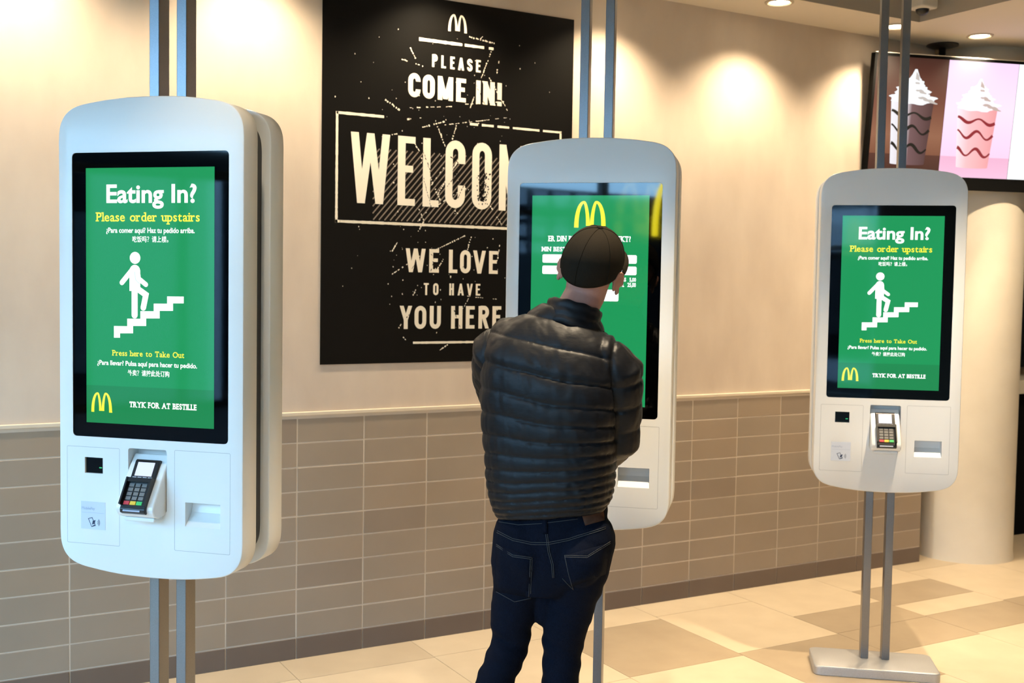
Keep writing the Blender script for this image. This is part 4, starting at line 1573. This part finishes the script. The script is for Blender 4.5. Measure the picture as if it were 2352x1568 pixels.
for i in range(n_ - 1):
    fs.append((6 * n_ + i, 13 * n_ + i, 13 * n_ + i + 1, 6 * n_ + i + 1))
    fs.append((i, i + 1, 7 * n_ + i + 1, 7 * n_ + i))
b.add(vs, fs)
flip_out(b.build('cap_visor', M['cap'], cp, True))

# --- quilted jacket: trunk and sleeves fused, then quilted along seam lines
jb = MB()
JT = [(0.940, -0.024, 0.160, 0.124), (0.958, -0.024, 0.172, 0.132), (1.00, -0.027, 0.183, 0.140), (1.08, -0.031, 0.190, 0.145), (1.18, -0.034, 0.199, 0.150), (1.28, -0.034, 0.203, 0.150),
      (1.36, -0.030, 0.203, 0.142), (1.42, -0.022, 0.188, 0.124), (1.46, -0.010, 0.155, 0.104), (1.495, 0.004, 0.112, 0.086), (1.525, 0.016, 0.078, 0.074)]
TILT = lambda z: -0.14 + 0.34 * float(sstep(0.94, 1.40, z))


def trunk_ring(z, cx, a, d, n=40, e=2.5):
    r = []
    for k in range(n):
        t = 2 * PI * k / n
        ct, st = math.cos(t), math.sin(t)
        p = Vector((a * abs(ct) ** (2 / e) * (1 if ct > 0 else -1), d * abs(st) ** (2 / e) * (1 if st > 0 else -1), 0))
        p = BR @ p
        r.append(Vector((cx + p.x, 0.012 + p.y, z - TILT(z) * p.x)))
    return r


jb.loops([trunk_ring(*t) for t in JT])
ARMS = [([SH_L + Vector((0.035, 0, 0.012)), SH_L + Vector((-0.012, 0.02, -0.018)), (SH_L + EL_L) / 2 + Vector((-0.012, 0, 0)), EL_L, (EL_L + WR_L) / 2, WR_L - (WR_L - EL_L) * 0.06], [0.076, 0.078, 0.073, 0.066, 0.058, 0.047]),
        ([SH_R + Vector((-0.035, 0, 0.018)), SH_R + Vector((0.006, 0, -0.012)), (SH_R + EL_R) / 2 + Vector((0.006, 0, 0)), EL_R, (EL_R + WR_R) / 2, WR_R - (WR_R - EL_R) * 0.06], [0.076, 0.076, 0.068, 0.062, 0.054, 0.045])]
for pts, rad in ARMS:
    capsule(jb, pts, rad, 22)
jk = fused('jacket', jb, M['nylon'], person, 0.0048, 14)
co, no = verts_normals(jk.data)
SEAMS = [0.936, 0.953, 0.972, 0.996, 1.021, 1.048, 1.080, 1.117, 1.160, 1.212, 1.270, 1.340, 1.425, 1.50, 1.58]


def arm_coord(P, pts):
    """distance to the arm's centre line and the length along it"""
    best_d = np.full(len(P), 9.0)
    best_s = np.zeros(len(P))
    s0 = 0.0
    for a, c in zip(pts[:-1], pts[1:]):
        a_, c_ = np.array(a), np.array(c)
        L = np.linalg.norm(c_ - a_)
        t = np.clip(((P - a_) @ (c_ - a_)) / L ** 2, 0, 1)
        dd = np.linalg.norm(P - (a_ + t[:, None] * (c_ - a_)), axis=1)
        m_ = dd < best_d
        best_d[m_] = dd[m_]
        best_s[m_] = s0 + t[m_] * L
        s0 += L
    return best_d, best_s


tl_ = -0.14 + 0.34 * sstep(0.94, 1.40, co[:, 2])
zq = co[:, 2] + tl_ * (co[:, 0] + 0.028)
nzv = np.array([noise.noise(Vector((p[0] * 9, p[1] * 9, p[2] * 5))) for p in co])
nz2 = np.array([noise.noise(Vector((p[0] * 30 + 5, p[1] * 30, p[2] * 14))) for p in co])
nz3 = np.array([noise.noise(Vector((p[0] * 42 + 9 + p[2] * 12, p[1] * 42, p[2] * 16))) for p in co])
zq = zq + 0.006 * nzv
disp_t = np.zeros(len(co))
for a, c in zip(SEAMS[:-1], SEAMS[1:]):
    m_ = (zq >= a) & (zq < c)
    t = (zq[m_] - a) / (c - a)
    amp = 0.0052 + 0.05 * min(c - a, 0.09)
    disp_t[m_] = amp * np.sqrt(np.clip(1 - (2 * t - 1) ** 2, 0, 1)) ** 0.9
disp_a = np.zeros(len(co))
wa = np.zeros(len(co))
for pts, rad in ARMS:
    dd, ss = arm_coord(co, pts)
    t = ((ss + 0.010 * nzv) / 0.072) % 1.0
    da = (0.0070 if pts[0].x < 0 else 0.0045) * np.sqrt(np.clip(1 - (2 * t - 1) ** 2, 0, 1))
    # on the sleeve when well outside the trunk
    loc = np.stack([co[:, 0] + 0.030, co[:, 1] - 0.012], 1)
    ca, sa = math.cos(math.radians(14)), math.sin(math.radians(14))
    lx = loc[:, 0] * ca - loc[:, 1] * sa
    ly = loc[:, 0] * sa + loc[:, 1] * ca
    out_ = np.abs(lx) / 0.203
    w_ = sstep(0.085, 0.076, dd) * np.maximum(sstep(0.84, 1.0, out_), sstep(0.15, 0.19, ly))
    w_ *= (np.sign(lx) == (-1 if pts[0].x < 0 else 1)) | (ly > 0.15)
    disp_a = np.where(w_ > wa, da, disp_a)
    wa = np.maximum(wa, w_)
arm_edge = np.exp(-((wa - 0.5) / 0.28) ** 2)
disp_ = disp_t * (1 - wa) + disp_a * wa
disp_ = disp_ * (1 + 0.25 * nzv) + 0.0028 * nz2 * (disp_ > 0.003) + 0.0022 * np.abs(nz3) * (disp_ > 0.003) - 0.007 * arm_edge * (co[:, 2] > 1.15)
co = co + no * (disp_ - 0.004)[:, None]
jk.data.vertices.foreach_set('co', co.ravel())
jk.data.update()
smooth_mesh(jk.data, 2, 0.3)
# standing collar
b = MB()
CM = Matrix.Rotation(math.radians(15), 3, 'Y') @ Matrix.Rotation(math.radians(-8), 3, 'X')
CC = Vector((0.018, -0.004, 1.487))
rings = []
prof = [(0.070, -0.012), (0.0805, -0.012), (0.0840, 0.002), (0.0800, 0.012), (0.0845, 0.024), (0.0800, 0.035), (0.0835, 0.047), (0.0800, 0.058), (0.0740, 0.060), (0.0700, 0.055), (0.0690, 0.020)]
for r_, z_ in prof:
    rings.append([CC + CM @ Vector((r_ * math.cos(2 * PI * k / 48) * (1 + 0.012 * math.sin(9 * k)), r_ * 1.0 * math.sin(2 * PI * k / 48), z_ + 0.002 * math.sin(5 * k))) for k in range(48)])
b.loops(rings, False, False)
cl = flip_out(b.build('collar', M['nylon'], jk, True))
sd = cl.modifiers.new('s', 'SUBSURF')
sd.levels = sd.render_levels = 2
for e_, w_ in ((EL_L, WR_L), (EL_R, WR_R)):
    b = MB()
    ax_ = (w_ - e_).normalized()
    b.tube([w_ - ax_ * 0.022, w_ - ax_ * 0.004, w_ + ax_ * 0.004], [0.046, 0.043, 0.036], 20)
    b.build('cuff', M['knit'], jk, True)

# --- jeans
jn = MB()
PEL = [(0.70, -0.040, 0.085, 0.085), (0.75, -0.020, 0.142, 0.112), (0.80, -0.017, 0.154, 0.124), (0.85, -0.017, 0.157, 0.124), (0.90, -0.018, 0.154, 0.116), (0.95, -0.018, 0.158, 0.108), (0.985, -0.02, 0.154, 0.104)]
jn.loops([[Vector((cx, 0.008, z)) + BR @ Vector((a * math.cos(2 * PI * k / 36), d * math.sin(2 * PI * k / 36), 0)) for k in range(36)] for z, cx, a, d in PEL])
for s, (h, k_, a_) in ((-1, (HIP_L, KN_L, AN_L)), (1, (HIP_R, KN_R, AN_R))):
    mid = (h + k_) / 2
    capsule(jn, [h + Vector((0.006 * s, -0.012, -0.01)), h * 0.72 + k_ * 0.28 + Vector((0.004 * s, -0.010, 0)), mid, k_ + Vector((0, -0.004, 0.05)), k_, k_ * 0.72 + a_ * 0.28 + Vector((0, -0.012, 0)), k_ * 0.4 + a_ * 0.6, a_],
            [0.093, 0.089, 0.077, 0.062, 0.057, 0.055, 0.051, 0.049], 24)
    ellipsoid(jn, h + Vector((-0.008 * s, -0.055, -0.055)), (0.074, 0.070, 0.083))       # seat
ellipsoid(jn, Vector((-0.040, 0.012, 0.705)), (0.050, 0.050, 0.110))
js = fused('jeans', jn, M['denim'], person, 0.0055, 12)
co, no = verts_normals(js.data)
cr_ = np.zeros(len(co))
for i, p in enumerate(co):
    z = p[2]
    knee = math.exp(-((z - 0.50) / 0.13) ** 2)
    seat = math.exp(-((z - 0.72) / 0.06) ** 2)
    sl = noise.noise(Vector((p[0] * 7, p[1] * 7, z * 34 + p[0] * 14)))
    cr_[i] = 0.0055 * knee * sl + 0.004 * seat * sl + 0.0018 * noise.noise(Vector((p[0] * 12, p[1] * 12, z * 20)))
co = co + no * cr_[:, None]
js.data.vertices.foreach_set('co', co.ravel())
js.data.update()
# details laid on the denim: found by looking at the surface from behind
pm = person.matrix_world if False else (Matrix.Translation(PORG) @ Matrix.Rotation(PROT, 4, 'Z'))
pinv = pm.inverted()
bmj = bmesh.new()
bmj.from_mesh(js.data)
bvh = BVHTree.FromBMesh(bmj)
eye_l = pinv @ CAM


def on_jeans(px, py, lift=0.001):
    d = (fwd * F_PX + rt * (px - 1176) - up * (py - 784)).normalized()
    dl = (pinv.to_3x3() @ d).normalized()
    h, n, _, _ = bvh.ray_cast(eye_l, dl)
    return (h + n * lift, n) if h else None


zz = lambda pts: [(1050 + x * 0.42603, 900 + y * 0.42603) for x, y in pts]


def path_on(pts, lift=0.001, sub=8):
    o = []
    pp = zz(pts)
    for (xa, ya), (xb, yb) in zip(pp[:-1], pp[1:]):
        for k in range(sub):
            t = k / sub
            r = on_jeans(xa + (xb - xa) * t, ya + (yb - ya) * t, lift)
            if r:
                o.append(r[0])
    r = on_jeans(*pp[-1], lift)
    if r:
        o.append(r[0])
    return o


def patch_on(name, quad, m, th, par, nx=6, ny=6):
    """a small sheet of thickness th following the denim"""
    q4 = zz(quad)
    lo, hi = [], []
    for j in range(ny + 1):
        for i in range(nx + 1):
            u, v = i / nx, j / ny
            x = (q4[0][0] * (1 - u) + q4[1][0] * u) * (1 - v) + (q4[3][0] * (1 - u) + q4[2][0] * u) * v
            y = (q4[0][1] * (1 - u) + q4[1][1] * u) * (1 - v) + (q4[3][1] * (1 - u) + q4[2][1] * u) * v
            r = on_jeans(x, y, 0.0)
            if not r:
                return None
            lo.append(r[0] - r[1] * 0.001)
            hi.append(r[0] + r[1] * th)
    n1 = nx + 1
    N = len(lo)
    fs = []
    for j in range(ny):
        for i in range(nx):
            a = j * n1 + i
            fs.append((a, a + 1, a + n1 + 1, a + n1))
            fs.append((N + a, N + a + n1, N + a + n1 + 1, N + a + 1))
    rim = [i for i in range(n1)] + [j * n1 + nx for j in range(1, ny + 1)] + [ny * n1 + i for i in range(nx - 1, -1, -1)] + [j * n1 for j in range(ny - 1, 0, -1)]
    for k in range(len(rim)):
        a, c = rim[k], rim[(k + 1) % len(rim)]
        fs.append((a, N + a, N + c, c))
    b = MB()
    b.add(lo + hi, fs)
    return flip_out(b.build(name, m, par, True))


def stitched(name, paths, par):
    b = MB()
    for p in paths:
        pts = path_on(p)
        if len(pts) > 2:
            b.tube(pts, 0.0011, 6)
    if b.v:
        b.build(name, M['stitch'], par, True)


p1 = patch_on('back_pocket', [(212, 820), (404, 890), (396, 1108), (208, 1075)], M['denim'], 0.0016, js)
p2 = patch_on('back_pocket', [(580, 882), (822, 812), (800, 980), (612, 1050)], M['denim'], 0.0016, js)
stitched('stitching', [[(226, 700), (330, 716), (460, 708), (650, 684)],
                       [(216, 758), (300, 800), (400, 822), (490, 822), (600, 800), (800, 738)], [(218, 748), (300, 790), (400, 811), (490, 811), (600, 790), (800, 728)],
                       [(478, 765), (490, 860), (510, 930), (515, 1000)], [(487, 765), (499, 860), (519, 930), (522, 1000)],
                       [(212, 820), (300, 878), (404, 892)], [(212, 829), (300, 887), (404, 901)], [(404, 892), (396, 1110)], [(395, 901), (387, 1104)], [(396, 1110), (310, 1130), (212, 1076)],
                       [(580, 880), (700, 884), (824, 806)], [(582, 889), (700, 893), (824, 815)], [(580, 880), (600, 975), (625, 1062)], [(567, 1004), (628, 1066)]], js)
patch_on('belt_loop', [(459, 660), (486, 660), (488, 764), (461, 764)], M['denim'], 0.004, js, 2, 6)
patch_on('leather_patch', [(667, 648), (785, 634), (792, 692), (690, 720)], M['leather'], 0.003, js)
bmj.free()
# --- shoes
for an, dx in ((AN_L, -0.30), (AN_R, 0.30)):
    b = MB()
    dirv = Vector((dx, 0.95, 0)).normalized()
    c0 = Vector((an.x, an.y, 0))
    pts = [c0 + dirv * t + Vector((0, 0, z)) for t, z in ((-0.055, 0.055), (0.0, 0.06), (0.08, 0.052), (0.16, 0.043), (0.20, 0.038))]
    capsule(b, pts, [0.040, 0.045, 0.045, 0.042, 0.032], 20)
    capsule(b, [c0 + Vector((0, 0, 0.06)), an + Vector((0, 0, 0.01))], [0.046, 0.046], 20)
    sh = fused('shoe', b, M['shoe'], person, 0.006, 8)
    vc, _ = verts_normals(sh.data)
    vc[:, 2] = np.maximum(vc[:, 2], 0.012)
    sh.data.vertices.foreach_set('co', vc.ravel())
    sh.data.update()
    b = MB()
    ol = []
    sd_ = Vector((-dirv.y, dirv.x, 0))
    for a in np.linspace(0, 2 * PI, 33)[:-1]:
        ol.append(c0 + dirv * (0.07 + 0.165 * math.cos(a)) + sd_ * (0.047 * math.sin(a)))
    b.loops([[p + Vector((0, 0, z)) for p in ol] for z in (0.0, 0.020)])
    flip_out(b.build('sole', M['sole'], sh))
